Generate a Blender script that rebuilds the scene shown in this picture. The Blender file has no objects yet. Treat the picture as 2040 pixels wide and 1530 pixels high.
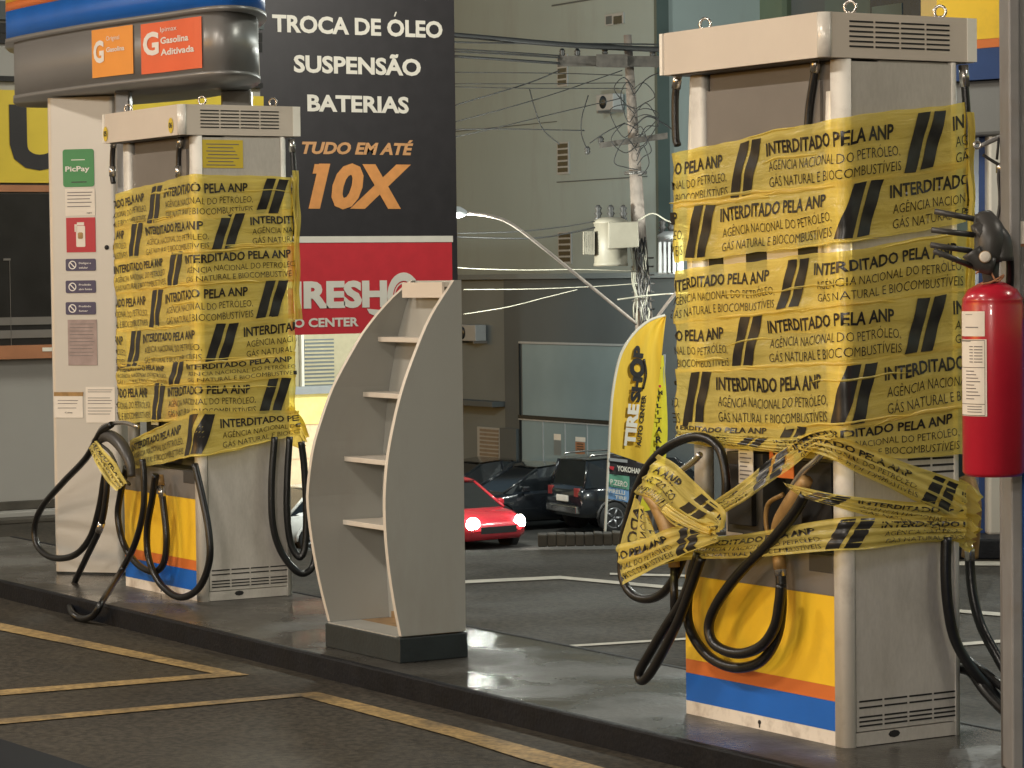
import bpy, math, random
from mathutils import Vector as V, Matrix
random.seed(7)
sc = bpy.context.scene
COL = sc.collection
R = math.radians
# ------------------------------------------------------------------ camera
FPX, PITCH, ROLL, YAW, CH = 5612.87, 0.038655, -0.012273, 0.548918, 1.49707
fw = V((-math.cos(YAW)*math.cos(PITCH), math.sin(YAW)*math.cos(PITCH), -math.sin(PITCH)))
rt = fw.cross(V((0, 0, 1))).normalized(); upv = rt.cross(fw)
rt, upv = math.cos(ROLL)*rt+math.sin(ROLL)*upv, -math.sin(ROLL)*rt+math.cos(ROLL)*upv
CAMP = V((0, 0, CH))
cam = bpy.data.cameras.new('camera'); co = bpy.data.objects.new('camera', cam); COL.objects.link(co)
co.matrix_world = Matrix.Translation(CAMP) @ Matrix((rt, upv, -fw)).transposed().to_4x4()
cam.sensor_width = 36; cam.lens = FPX*36/2040; cam.clip_end = 2000; cam.clip_start = 0.1
sc.camera = co
# ------------------------------------------------------------------ night sky, exposure
w = bpy.data.worlds.new('World'); sc.world = w; w.use_nodes = True
nt = w.node_tree; bg = nt.nodes['Background']
sky = nt.nodes.new('ShaderNodeTexSky'); sky.sky_type = 'NISHITA'; sky.sun_disc = False
sky.sun_elevation = R(4); sky.sun_rotation = R(200)
nt.links.new(sky.outputs[0], bg.inputs[0]); bg.inputs[1].default_value = 0.14
sc.view_settings.view_transform = 'Standard'; sc.view_settings.look = 'None'
sc.view_settings.exposure = 0; sc.view_settings.gamma = 1

def ray(x, y): return fw+rt*((x-1020)/FPX)-upv*((y-765)/FPX)
def at(x, y, d): return CAMP+ray(x, y)*d                 # point seen at a photo pixel, d metres deep
def onZ(x, y, z=0.0): k = ray(x, y); return CAMP+k*((z-CH)/k.z)
def onY(x, y, v): k = ray(x, y); return CAMP+k*(v/k.y)
def onX(x, y, v): k = ray(x, y); return CAMP+k*(v/k.x)
GZ = -0.085

# ------------------------------------------------------------------ materials
MATS = {}
def mat(key, col, rough=0.5, metal=0.0, var=0.12, scale=6.0, bump=0.0, bscale=60.0, spec=0.5, emit=None, estr=0.0,
        alpha=1.0, trans=0.0, coat=0.0, dirt=None, dirt_amt=0.0, dscale=3.0, rvar=0.0, uv=False, stretch=(1, 1, 1), speck=0.0, sscale=120.0):
    m = bpy.data.materials.new(key.replace(' ', '_')); m.use_nodes = True; n = m.node_tree; b = n.nodes['Principled BSDF']
    L = n.links.new
    tc = n.nodes.new('ShaderNodeTexCoord'); mp = n.nodes.new('ShaderNodeMapping'); L(tc.outputs['UV' if uv else 'Object'], mp.inputs[0])
    mp.inputs['Scale'].default_value = stretch
    no = n.nodes.new('ShaderNodeTexNoise'); no.inputs['Scale'].default_value = scale; no.inputs['Detail'].default_value = 6
    L(mp.outputs[0], no.inputs[0])
    mr = n.nodes.new('ShaderNodeMapRange'); mr.inputs[1].default_value = .3; mr.inputs[2].default_value = .7
    mr.inputs[3].default_value = 1-var; mr.inputs[4].default_value = 1+var; L(no.outputs[0], mr.inputs[0])
    mul = n.nodes.new('ShaderNodeVectorMath'); mul.operation = 'SCALE'; mul.inputs[0].default_value = col[:3]; L(mr.outputs[0], mul.inputs['Scale'])
    src = mul.outputs[0]
    if dirt:
        n2 = n.nodes.new('ShaderNodeTexNoise'); n2.inputs['Scale'].default_value = dscale; n2.inputs['Detail'].default_value = 8; n2.inputs['Roughness'].default_value = .65
        L(mp.outputs[0], n2.inputs[0])
        r2 = n.nodes.new('ShaderNodeMapRange'); r2.inputs[1].default_value = .5; r2.inputs[2].default_value = .72; r2.inputs[4].default_value = dirt_amt; L(n2.outputs[0], r2.inputs[0])
        mx = n.nodes.new('ShaderNodeMix'); mx.data_type = 'RGBA'; L(r2.outputs[0], mx.inputs[0]); L(src, mx.inputs[6]); mx.inputs[7].default_value = (*dirt, 1)
        src = mx.outputs[2]
    if speck:
        n4 = n.nodes.new('ShaderNodeTexNoise'); n4.inputs['Scale'].default_value = sscale; n4.inputs['Detail'].default_value = 3; L(mp.outputs[0], n4.inputs[0])
        r4 = n.nodes.new('ShaderNodeMapRange'); r4.inputs[1].default_value = .35; r4.inputs[2].default_value = .65; r4.inputs[3].default_value = 1-speck; r4.inputs[4].default_value = 1+speck; L(n4.outputs[0], r4.inputs[0])
        m4 = n.nodes.new('ShaderNodeVectorMath'); m4.operation = 'SCALE'; L(src, m4.inputs[0]); L(r4.outputs[0], m4.inputs['Scale']); src = m4.outputs[0]
    L(src, b.inputs['Base Color'])
    b.inputs['Roughness'].default_value = rough; b.inputs['Metallic'].default_value = metal
    if rvar:
        n3 = n.nodes.new('ShaderNodeTexNoise'); n3.inputs['Scale'].default_value = dscale*1.3; n3.inputs['Detail'].default_value = 5; L(mp.outputs[0], n3.inputs[0])
        r3 = n.nodes.new('ShaderNodeMapRange'); r3.inputs[1].default_value = .35; r3.inputs[2].default_value = .65
        r3.inputs[3].default_value = max(.03, rough-rvar); r3.inputs[4].default_value = min(1, rough+rvar); L(n3.outputs[0], r3.inputs[0]); L(r3.outputs[0], b.inputs['Roughness'])
    b.inputs['Specular IOR Level'].default_value = spec; b.inputs['Alpha'].default_value = alpha
    b.inputs['Transmission Weight'].default_value = trans; b.inputs['Coat Weight'].default_value = coat
    if emit: b.inputs['Emission Color'].default_value = (*emit, 1); b.inputs['Emission Strength'].default_value = estr
    if bump:
        nb = n.nodes.new('ShaderNodeTexNoise'); nb.inputs['Scale'].default_value = bscale; nb.inputs['Detail'].default_value = 5; L(mp.outputs[0], nb.inputs[0])
        bn = n.nodes.new('ShaderNodeBump'); bn.inputs['Strength'].default_value = bump; bn.inputs['Distance'].default_value = .02
        L(nb.outputs[0], bn.inputs['Height']); L(bn.outputs[0], b.inputs['Normal'])
    MATS[key] = m; return m

def tape_mat():
    # thin glossy yellow film: lets some light and some of what is behind through, creased along its length
    m = bpy.data.materials.new('tape_film'); m.use_nodes = True; n = m.node_tree; L = n.links.new
    out = n.nodes['Material Output']; b = n.nodes['Principled BSDF']
    tc = n.nodes.new('ShaderNodeTexCoord')
    mp = n.nodes.new('ShaderNodeMapping'); mp.inputs['Scale'].default_value = (2.2, 26, 1); L(tc.outputs['UV'], mp.inputs[0])
    n1 = n.nodes.new('ShaderNodeTexNoise'); n1.inputs['Scale'].default_value = 1; n1.inputs['Detail'].default_value = 7; n1.inputs['Roughness'].default_value = .6; L(mp.outputs[0], n1.inputs[0])
    mp2 = n.nodes.new('ShaderNodeMapping'); mp2.inputs['Scale'].default_value = (9, 14, 1); mp2.inputs['Rotation'].default_value = (0, 0, .5); L(tc.outputs['UV'], mp2.inputs[0])
    n2 = n.nodes.new('ShaderNodeTexNoise'); n2.inputs['Scale'].default_value = 1; n2.inputs['Detail'].default_value = 4; n2.inputs['Distortion'].default_value = 1.2; L(mp2.outputs[0], n2.inputs[0])
    ad = n.nodes.new('ShaderNodeMath'); ad.operation = 'MULTIPLY_ADD'; L(n1.outputs[0], ad.inputs[0]); ad.inputs[1].default_value = 1.0; L(n2.outputs[0], ad.inputs[2])
    bn = n.nodes.new('ShaderNodeBump'); bn.inputs['Strength'].default_value = .5; bn.inputs['Distance'].default_value = .012; L(ad.outputs[0], bn.inputs['Height'])
    cr = n.nodes.new('ShaderNodeMapRange'); cr.inputs[1].default_value = .3; cr.inputs[2].default_value = .7; cr.inputs[3].default_value = .82; cr.inputs[4].default_value = 1.15; L(n1.outputs[0], cr.inputs[0])
    mu = n.nodes.new('ShaderNodeVectorMath'); mu.operation = 'SCALE'; mu.inputs[0].default_value = (.92, .77, .22); L(cr.outputs[0], mu.inputs['Scale'])
    L(mu.outputs[0], b.inputs['Base Color']); b.inputs['Roughness'].default_value = .22; b.inputs['Specular IOR Level'].default_value = .8
    L(bn.outputs[0], b.inputs['Normal'])
    tl = n.nodes.new('ShaderNodeBsdfTranslucent'); tl.inputs[0].default_value = (.88, .72, .18, 1); L(bn.outputs[0], tl.inputs[1])
    tr = n.nodes.new('ShaderNodeBsdfTransparent'); tr.inputs[0].default_value = (.98, .84, .26, 1)
    m1 = n.nodes.new('ShaderNodeMixShader'); m1.inputs[0].default_value = .2; L(b.outputs[0], m1.inputs[1]); L(tl.outputs[0], m1.inputs[2])
    m2 = n.nodes.new('ShaderNodeMixShader'); m2.inputs[0].default_value = .46; L(m1.outputs[0], m2.inputs[1]); L(tr.outputs[0], m2.inputs[2])
    L(m2.outputs[0], out.inputs[0]); MATS['tape'] = m
tape_mat()
mat('ink', (.020, .019, .019), .3, var=.3, scale=25)
mat('silver', (.54, .505, .46), .40, .2, var=.07, scale=3, dirt=(.30, .27, .23), dirt_amt=.4, dscale=5, stretch=(1, 1, .35), speck=.04)
mat('silver_painted_glint', (.90, .87, .80), .30, .1, var=.04, scale=4, dirt=(.35, .3, .25), dirt_amt=.4, dscale=7)  # near-white copy of silver: the highlight on rounded corners is put into the colour
mat('cream', (.62, .55, .47), .42, .05, var=.04, scale=4)
mat('panel_grey', (.17, .155, .14), .45, .1, var=.08)
mat('panel_dark', (.05, .048, .046), .4, var=.15)
mat('slot', (.012, .011, .011), .7)
mat('skirt', (.72, .66, .58), .5, var=.06, dirt=(.3, .24, .19), dirt_amt=.7, dscale=9)
mat('yellow', (.86, .53, .03), .38, var=.05, dirt=(.45, .27, .03), dirt_amt=.5, dscale=3)
mat('orange', (.62, .16, .035), .38, var=.05)
mat('blue', (.008, .12, .50), .38, var=.06)
mat('navy', (.02, .05, .16), .4, var=.1)
mat('rubber', (.008, .008, .0085), .33, var=.2, scale=20, bump=.08, bscale=120)
mat('ferrule', (.55, .53, .5), .25, .9, var=.05)
mat('brass', (.33, .20, .075), .45, .2, var=.2, scale=30)
mat('white', (.75, .72, .68), .5, var=.04)
mat('paper', (.72, .66, .58), .6, var=.05)
mat('paper_old', (.33, .25, .23), .6, var=.15, scale=20)
mat('ink_grey', (.16, .15, .15), .6)
mat('red', (.42, .018, .03), .35, var=.06)
mat('ext_red', (.44, .012, .03), .28, var=.1, coat=.4)
mat('green', (.05, .24, .08), .45, var=.05)
mat('purple', (.06, .05, .10), .45, var=.05)
mat('sign_black', (.022, .019, .021), .5, var=.15)
mat('sign_red', (.58, .028, .04), .45, var=.06)
mat('sign_white', (.74, .70, .60), .5, var=.04)
mat('sign_orange', (.70, .30, .085), .5, var=.08, scale=12)
mat('sign_tan', (.62, .32, .13), .5, var=.08)
mat('shelf', (.35, .35, .325), .42, .05, var=.04, scale=2, dirt=(.26, .23, .19), dirt_amt=.3, dscale=5, stretch=(1, 1, .3))
mat('shelf_edge', (.58, .53, .46), .4, var=.06)
mat('stain', (.30, .19, .09), .6, var=.3, scale=14)
mat('plinth', (.014, .020, .023), .5, var=.2, bump=.1)
mat('asphalt', (.036, .030, .022), .72, speck=.5, sscale=38, spec=.3, var=.22, scale=1.2, bump=.2, bscale=140, dirt=(.019, .017, .014), dirt_amt=.65, dscale=.7, rvar=.16)
mat('street', (.05, .048, .044), .7, var=.15, scale=.4)
mat('island', (.047, .043, .037), .30, speck=.3, sscale=70, var=.2, scale=4, bump=.10, bscale=50, dirt=(.032, .026, .021), dirt_amt=.85, dscale=1.6, rvar=.22)
mat('kerb_paint', (.006, .007, .010), .55, spec=.2, var=.3, scale=9, dirt=(.02, .019, .018), dirt_amt=.35, dscale=6, bump=.15)
mat('line_yellow', (.27, .18, .07), .6, var=.15, scale=14, dirt=(.06, .048, .032), dirt_amt=.9, dscale=3.2, speck=.35, sscale=45)
mat('line_white', (.45, .42, .36), .6, var=.2, scale=10)
mat('facade', (.29, .345, .335), .8, var=.10, scale=.25, dirt=(.22, .235, .22), dirt_amt=.75, dscale=.5, bump=.1, bscale=8, stretch=(1, 1, .22))
mat('facade_green', (.14, .175, .115), .8, var=.12, scale=.4)
mat('facade_low', (.085, .097, .10), .8, var=.1, scale=.4, dirt=(.08, .08, .075), dirt_amt=.5, dscale=.4)
mat('facade_pale', (.16, .18, .18), .8, var=.1, scale=.4)
mat('tile_teal', (.06, .085, .08), .4, var=.2, scale=.6)
mat('win_blue', (.012, .018, .035), .12, var=.2)
mat('win_dark', (.02, .022, .022), .25, var=.2)
mat('frame_grey', (.33, .34, .34), .5, var=.05)
mat('shopglass', (.16, .20, .20), .12, var=.18, scale=.5, emit=(.55, .72, .70), estr=.055)
mat('louvre', (.20, .16, .12), .6, var=.1)
mat('concrete', (.24, .20, .17), .8, var=.2, scale=5, bump=.2)
mat('wood', (.075, .065, .055), .8, var=.3, scale=8)
mat('wire', (.02, .02, .02), .6)
mat('wire_painted_lit', (.42, .40, .32), .5)  # pale copy of wire, lamplight on the cables put into the colour
mat('trafo', (.27, .245, .19), .5, var=.06)
mat('foil', (.16, .15, .14), .35, .5, var=.4, scale=14, bump=.6, bscale=30)
mat('flag', (.78, .50, .04), .7, var=.12, scale=3, stretch=(3, 3, .4))
mat('flag_bright', (.88, .76, .04), .7, var=.06)
mat('flag_green', (.12, .33, .22), .7); mat('flag_blue', (.16, .30, .52), .7)
mat('carblack', (.012, .014, .017), .2, var=.1, coat=.6)
mat('carmatt', (.004, .005, .009), .6, spec=.06)
mat('carred', (.55, .03, .045), .25, var=.06, coat=.6)
mat('carwhite', (.75, .74, .70), .3, coat=.5)
mat('glass_dark', (.01, .012, .014), .06, spec=.8)
mat('chrome', (.6, .58, .55), .15, .95)
mat('tyre', (.015, .015, .015), .8)
mat('rim', (.30, .30, .31), .3, .8)
mat('headlamp', (1, .95, .85), .3, emit=(1, .88, .74), estr=60)
mat('lamp_off', (.5, .48, .44), .2)
mat('taillight', (.25, .03, .03), .25)
mat('lampglow', (1, .95, .85), .3, emit=(1, .93, .78), estr=10)
mat('store_wall', (.30, .29, .27), .7, var=.06, scale=1.2)
mat('store_dark', (.018, .017, .018), .25, var=.2)
mat('store_yellow', (.62, .46, .04), .5, var=.05)
mat('terracotta', (.35, .15, .07), .6, var=.15)
mat('steel_post', (.24, .235, .235), .45, .2, var=.1, scale=9, dirt=(.2, .16, .13), dirt_amt=.5, dscale=7)
mat('fascia', (.23, .225, .22), .38, .3, var=.06, scale=2)
mat('col_panel', (.55, .52, .47), .35, .15, var=.03, scale=2)
mat('sign_g_orange', (.72, .27, .04), .5, var=.04, emit=(.9, .34, .05), estr=.06)
mat('sign_g_red', (.68, .11, .035), .5, var=.04, emit=(.9, .15, .05), estr=.06)
mat('beige', (.42, .37, .24), .7, var=.06)
mat('shop_yellow', (.9, .75, .25), .6, emit=(1, .85, .30), estr=.35)
mat('shop_peach', (.8, .6, .38), .6, emit=(1, .75, .45), estr=.25)
mat('canopy', (.6, .58, .54), .5)
mat('stone', (.055, .048, .038), .8, var=.35, scale=6)

# ------------------------------------------------------------------ mesh builder
_t2 = {}
def txt2d(s, bold=0.0, shear=0.0, res=3):
    k = (s, bold, shear, res)
    if k in _t2: return _t2[k]
    def mk(t):
        c = bpy.data.curves.new('t', 'FONT'); c.body = t; c.size = 1; c.offset = bold; c.shear = shear; c.resolution_u = res; c.fill_mode = 'FRONT'
        o = bpy.data.objects.new('t', c); COL.objects.link(o); bpy.context.view_layer.update()
        me = bpy.data.meshes.new_from_object(o.evaluated_get(bpy.context.evaluated_depsgraph_get()))
        vs = [(v.co.x, v.co.y) for v in me.vertices]; fs = [tuple(p.vertices) for p in me.polygons]
        bpy.data.objects.remove(o); bpy.data.curves.remove(c); bpy.data.meshes.remove(me)
        return vs, fs
    h, _ = mk('H'); y0 = min(v[1] for v in h); cap = max(v[1] for v in h)-y0
    vs, fs = mk(s); x0 = min(v[0] for v in vs); x1 = max(v[0] for v in vs)
    r = [((v[0]-x0)/(x1-x0), (v[1]-y0)/cap) for v in vs], fs, (x1-x0)/cap
    _t2[k] = r; return r

class MB:
    def __init__(s): s.v = []; s.f = []; s.m = []; s.uv = {}; s.smooth = []
    def add(s, vs, fs, m, smooth=False, uvs=None):
        b = len(s.v); s.v += [V(p) for p in vs]
        if uvs:
            for i, q in enumerate(uvs): s.uv[b+i] = q
        for f in fs: s.f.append(tuple(i+b for i in f)); s.m.append(m); s.smooth.append(smooth)
        return s
    def box(s, x0, x1, y0, y1, z0, z1, m):
        return s.add([(x0, y0, z0), (x1, y0, z0), (x1, y1, z0), (x0, y1, z0), (x0, y0, z1), (x1, y0, z1), (x1, y1, z1), (x0, y1, z1)],
                     [(0, 3, 2, 1), (4, 5, 6, 7), (0, 1, 5, 4), (1, 2, 6, 5), (2, 3, 7, 6), (3, 0, 4, 7)], m)
    def hexa(s, front, dv, m):            # quad (4 points) pushed back by a vector
        a = [V(p) for p in front]; b = [p+V(dv) for p in a]; n = len(a)
        fs = [tuple(range(n)), tuple(reversed(range(n, 2*n)))]+[(i, i+n, (i+1) % n+n, (i+1) % n) for i in range(n)]
        return s.add(a+b, fs, m)
    def prism(s, poly, z0, z1, m, smooth=False):
        n = len(poly)
        return s.add([(p[0], p[1], z0) for p in poly]+[(p[0], p[1], z1) for p in poly],
                     [tuple(reversed(range(n))), tuple(range(n, 2*n))]+[(i, (i+1) % n, (i+1) % n+n, i+n) for i in range(n)], m, smooth)
    def tube(s, pts, r, m, n=10, cap=True):
        pts = [V(p) for p in pts]; N = len(pts); rs = r if isinstance(r, (list, tuple)) else [r]*N
        t0 = (pts[1]-pts[0]).normalized(); a = t0.orthogonal().normalized(); vs = []
        for i, p in enumerate(pts):
            t = (pts[min(i+1, N-1)]-pts[max(i-1, 0)]).normalized()
            a = (a-t*a.dot(t)); a = a.normalized() if a.length > 1e-6 else t.orthogonal().normalized(); b = t.cross(a)
            vs += [p+(a*math.cos(2*math.pi*k/n)+b*math.sin(2*math.pi*k/n))*rs[i] for k in range(n)]
        fs = [(i*n+k, i*n+(k+1) % n, (i+1)*n+(k+1) % n, (i+1)*n+k) for i in range(N-1) for k in range(n)]
        if cap: fs += [tuple(reversed(range(n))), tuple(range((N-1)*n, N*n))]
        return s.add(vs, fs, m, True)
    def lathe(s, prof, o, ax, m, n=24):   # prof (radius, height along ax)
        o = V(o); ax = V(ax).normalized(); a = ax.orthogonal().normalized(); b = ax.cross(a); N = len(prof); vs = []
        for r, h in prof: vs += [o+ax*h+(a*math.cos(2*math.pi*k/n)+b*math.sin(2*math.pi*k/n))*r for k in range(n)]
        fs = [(i*n+k, i*n+(k+1) % n, (i+1)*n+(k+1) % n, (i+1)*n+k) for i in range(N-1) for k in range(n)]
        fs += [tuple(reversed(range(n))), tuple(range((N-1)*n, N*n))]
        return s.add(vs, fs, m, True)
    def torus(s, c, ax, Rr, r, m):
        c = V(c); ax = V(ax).normalized(); a = ax.orthogonal().normalized(); b = ax.cross(a)
        return s.tube([c+(a*math.cos(t)+b*math.sin(t))*Rr for t in [2*math.pi*k/20 for k in range(21)]], r, m, 8, False)
    def quad(s, pts, m): return s.add(pts, [tuple(range(len(pts)))], m)
    def text(s, t, bl, br, up, m, bold=0.0, shear=0.0, off=.004, res=3):
        vs, fs, asp = txt2d(t, bold, shear, res); bl, br, up = V(bl), V(br), V(up); e = br-bl; n = e.cross(up).normalized()*off
        return s.add([bl+e*x+up*y+n for x, y in vs], fs, m)
    def build(s, name, parent=None, loc=None, bev=0.0, kind=None, label=None):
        base = V(loc or (0, 0, 0)); q = parent
        while q and loc is None: base = base+q.location; q = q.parent
        me = bpy.data.meshes.new(name); me.from_pydata([tuple(p-base) for p in s.v], [], s.f)
        keys = list(dict.fromkeys(s.m))
        for k in keys: me.materials.append(MATS[k])
        me.polygons.foreach_set('material_index', [keys.index(k) for k in s.m])
        me.polygons.foreach_set('use_smooth', s.smooth)
        if s.uv:
            ul = me.uv_layers.new(name='UVMap')
            for l in me.loops: ul.data[l.index].uv = s.uv.get(l.vertex_index, (0, 0))
        me.update()
        o = bpy.data.objects.new(name, me); COL.objects.link(o)
        if parent: o.parent = parent
        else: o.location = base
        if bev:
            md = o.modifiers.new('bevel', 'BEVEL'); md.width = bev; md.segments = 2; md.limit_method = 'ANGLE'; md.angle_limit = R(50)
        if kind: o['kind'] = kind
        if label: o['label'] = label
        return o
def tag(o, label, cat, group=None):
    o['label'] = label; o['category'] = cat
    if group: o['group'] = group
    return o
def thing(name, label, cat, loc=(0, 0, 0), group=None):
    o = bpy.data.objects.new(name, None); COL.objects.link(o); o.location = loc; o.empty_display_size = .2
    return tag(o, label, cat, group)
def solo(mb, name, label, cat, loc, group=None, bev=0.0): return tag(mb.build(name, None, loc, bev), label, cat, group)
def cr(pts, k=8):                         # Catmull-Rom through 3-D points
    P = [V(p) for p in pts]; P = [P[0]*2-P[1]]+P+[P[-1]*2-P[-2]]; out = []
    for i in range(1, len(P)-2):
        a, b, c, d = P[i-1:i+3]
        for j in range(k):
            t = j/k; out.append(.5*((2*b)+(c-a)*t+(2*a-5*b+4*c-d)*t*t+(3*b-a-3*c+d)*t**3))
    out.append(P[-2]); return out
def copy_tree(o, parent=None):
    c = o.copy(); COL.objects.link(c); c.parent = parent
    for ch in [x for x in COL.objects if x.parent == o]: copy_tree(ch, c)
    return c
def rrect(x0, x1, y0, y1, r, n=6):
    out = []
    for cx, cy, a0 in ((x1-r, y1-r, 0), (x0+r, y1-r, 90), (x0+r, y0+r, 180), (x1-r, y0+r, 270)):
        out += [(cx+r*math.cos(R(a0+90*i/n)), cy+r*math.sin(R(a0+90*i/n))) for i in range(n+1)]
    return out

# ------------------------------------------------------------------ lamps (canopy luminaires over the lanes, plus added fill floods)
def area(name, loc, size, power, col, tgt=None, spread=180):
    l = bpy.data.lights.new(name, 'AREA'); l.shape = 'RECTANGLE'; l.size, l.size_y = size; l.energy = power; l.color = col; l.spread = R(spread)
    o = bpy.data.objects.new(name, l); COL.objects.link(o); o.location = loc
    d = (V(tgt)-V(loc)) if tgt else V((0, 0, -1)); o.rotation_euler = d.to_track_quat('-Z', 'Y').to_euler(); return o
CANZ = 4.6
WARM = (1, .90, .78)
LAMPS = [(-10.6, 1.4, 180, WARM), (-6.4, 1.4, 150, WARM), (-15.0, 1.4, 190, WARM), (-4.2, 7.9, 55, (1, .9, .76)), (-10.2, 8.6, 90, (.95, .97, .85)), (-15.5, 8.6, 100, (.95, .97, .85)),
         (2.5, -5.0, 150, WARM, (-8, 5.4, 1.2)), (8.0, -9.5, 330, WARM, (-8, 5.4, 1.2)), (-3.0, -6.5, 150, WARM, (-9, 5.4, 1.2)), (-9.0, -7.5, 150, WARM, (-10, 5.4, 1.2))]
for x, y, p, c, *tg in LAMPS: area('canopy_or_fill_lamp', (x, y, CANZ-(.5 if tg else .05)), (1.1, .5), p, c, tg[0] if tg else None)
CB = MB(); CB.box(-21, 11, -13, 11.5, CANZ+.06, CANZ+.8, 'canopy')
solo(CB, 'canopy_roof', 'broad flat white canopy roof high above the fuel pumps', 'canopy', (-9, 5, CANZ+.06))
for i, (x, y, p, c, *tg) in enumerate(LAMPS):
    b = MB()
    if tg:      # unseen flood added to brighten pump fronts and corners, hung on a stem
        d = (V(tg[0])-V((x, y, CANZ-.45))).normalized(); a = d.cross(V((0, 0, 1))).normalized(); u = a.cross(d); c0 = V((x, y, CANZ-.45))-d*.06
        b.hexa([c0+a*.6+u*.3, c0-a*.6+u*.3, c0-a*.6-u*.3, c0+a*.6-u*.3], -d*.1, 'silver'); b.quad([c0+d*.004+a*.55+u*.25, c0+d*.004-a*.55+u*.25, c0+d*.004-a*.55-u*.25, c0+d*.004+a*.55-u*.25], 'lampglow'); b.tube([c0-d*.05, (x, y, CANZ+.058)], .03, 'silver', 8)
    else:
        b.box(x-.62, x+.62, y-.32, y+.32, CANZ, CANZ+.058, 'silver'); b.box(x-.55, x+.55, y-.25, y+.25, CANZ-.004, CANZ-.001, 'lampglow')
    solo(b, 'canopy_or_fill_fixture', 'added tilted floodlight under the canopy roof, brightening the pumps' if tg else 'flat rectangular lit lamp fixed under the canopy roof', 'lamp', (x, y, CANZ), 'added floodlights under the canopy' if tg else 'lamps under the canopy')

# ------------------------------------------------------------------ ground, island, street
cD, cE = onZ(560, 1098, GZ), onZ(2500, 1086, GZ)
hf = V((fw.x, fw.y, 0)).normalized()
gb = MB(); gb.quad([(40, -40, GZ), cE+(cE-cD)*1.0, cD, (-60, cD.y+12, GZ), (-60, -40, GZ)], 'asphalt')
gb.build('forecourt', kind='structure')
SZ = -4.3
e2 = cE+(cE-cD)
rb = MB(); rb.quad([cD+V((0, 0, -.002)), e2+V((0, 0, -.002)), e2+hf*42+V((0, 0, SZ-.3)), cD+hf*42+V((0, 0, SZ-.3))], 'street'); rb.build('ramp', kind='structure')
sb = MB(); sb.quad([(-700, -300, SZ), (300, -300, SZ), (300, 700, SZ), (-700, 700, SZ)], 'street'); sb.build('street', kind='structure')
KY0, KY1 = 5.13, 6.10
ib = MB(); ib.box(-15.6, -2.5, KY0+.035, KY1-.03, GZ-.02, 0, 'island'); ib.build('island', kind='structure')
kb = MB()
kb.box(-15.6, -2.5, KY0, KY0+.033, GZ-.02, .003, 'kerb_paint'); kb.box(-15.6, -2.5, KY1-.028, KY1, GZ-.02, .003, 'kerb_paint')
kb.build('kerb', kind='structure', bev=.008)
def strip(polys, m, name):
    b = MB()
    for P in polys: b.quad([onZ(x, y, GZ+.004) for x, y in P], m)
    return b.build(name, kind='structure')
strip([[(-60, 1228), (497, 1344), (425, 1341.5), (-60, 1243)], [(425, 1341.5), (497, 1344), (-60, 1390), (-60, 1379)]], 'line_yellow', 'lane_marking')
strip([[(-60, 1437), (632, 1378), (600, 1387), (-60, 1448)], [(632, 1378), (900, 1446), (1054, 1488), (1300, 1556), (1215, 1560), (1050, 1515), (900, 1467), (600, 1387)]], 'line_yellow', 'lane_marking')
strip([[(900, 1157), (1115, 1147), (1117, 1153), (900, 1163)], [(1115, 1147), (1500, 1182), (1500, 1188), (1117, 1153)]], 'line_white', 'bay_marking')
strip([[(1215, 1141), (1500, 1148), (1500, 1152), (1215, 1145)], [(1900, 1213), (2100, 1228), (2100, 1236), (1900, 1219)], [(1900, 1281), (2100, 1266), (2100, 1272), (1900, 1287)], [(1080, 1288), (1500, 1262), (1500, 1266), (1080, 1292)]], 'line_white', 'bay_marking')
# second island far right, low stone kerb at the crest
P0, P1 = onZ(1880, 1114, GZ), onZ(2300, 1118, GZ)
bk = MB(); bk.hexa([P0, P1, P1+V((0, 0, .11)), P0+V((0, 0, .11))], hf*1.2, 'kerb_paint'); bk.build('far_island', kind='structure', bev=.01)
strip([[(1880, 1118), (2300, 1120), (2300, 1128), (1880, 1126)]], 'line_white', 'bay_marking')
K0, K1 = onZ(1072, 1090, GZ), onZ(1480, 1082, GZ)
ck = MB(); N = 22
for i in range(N):
    a = K0.lerp(K1, i/N); b = K0.lerp(K1, (i+.99)/N); h = .068+.006*random.random()
    ck.hexa([a, b, b+V((0, 0, h)), a+V((0, 0, h+.006*random.random()))], hf*.16, 'stone')
ck.build('crest_kerb', kind='structure', bev=.008)

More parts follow.
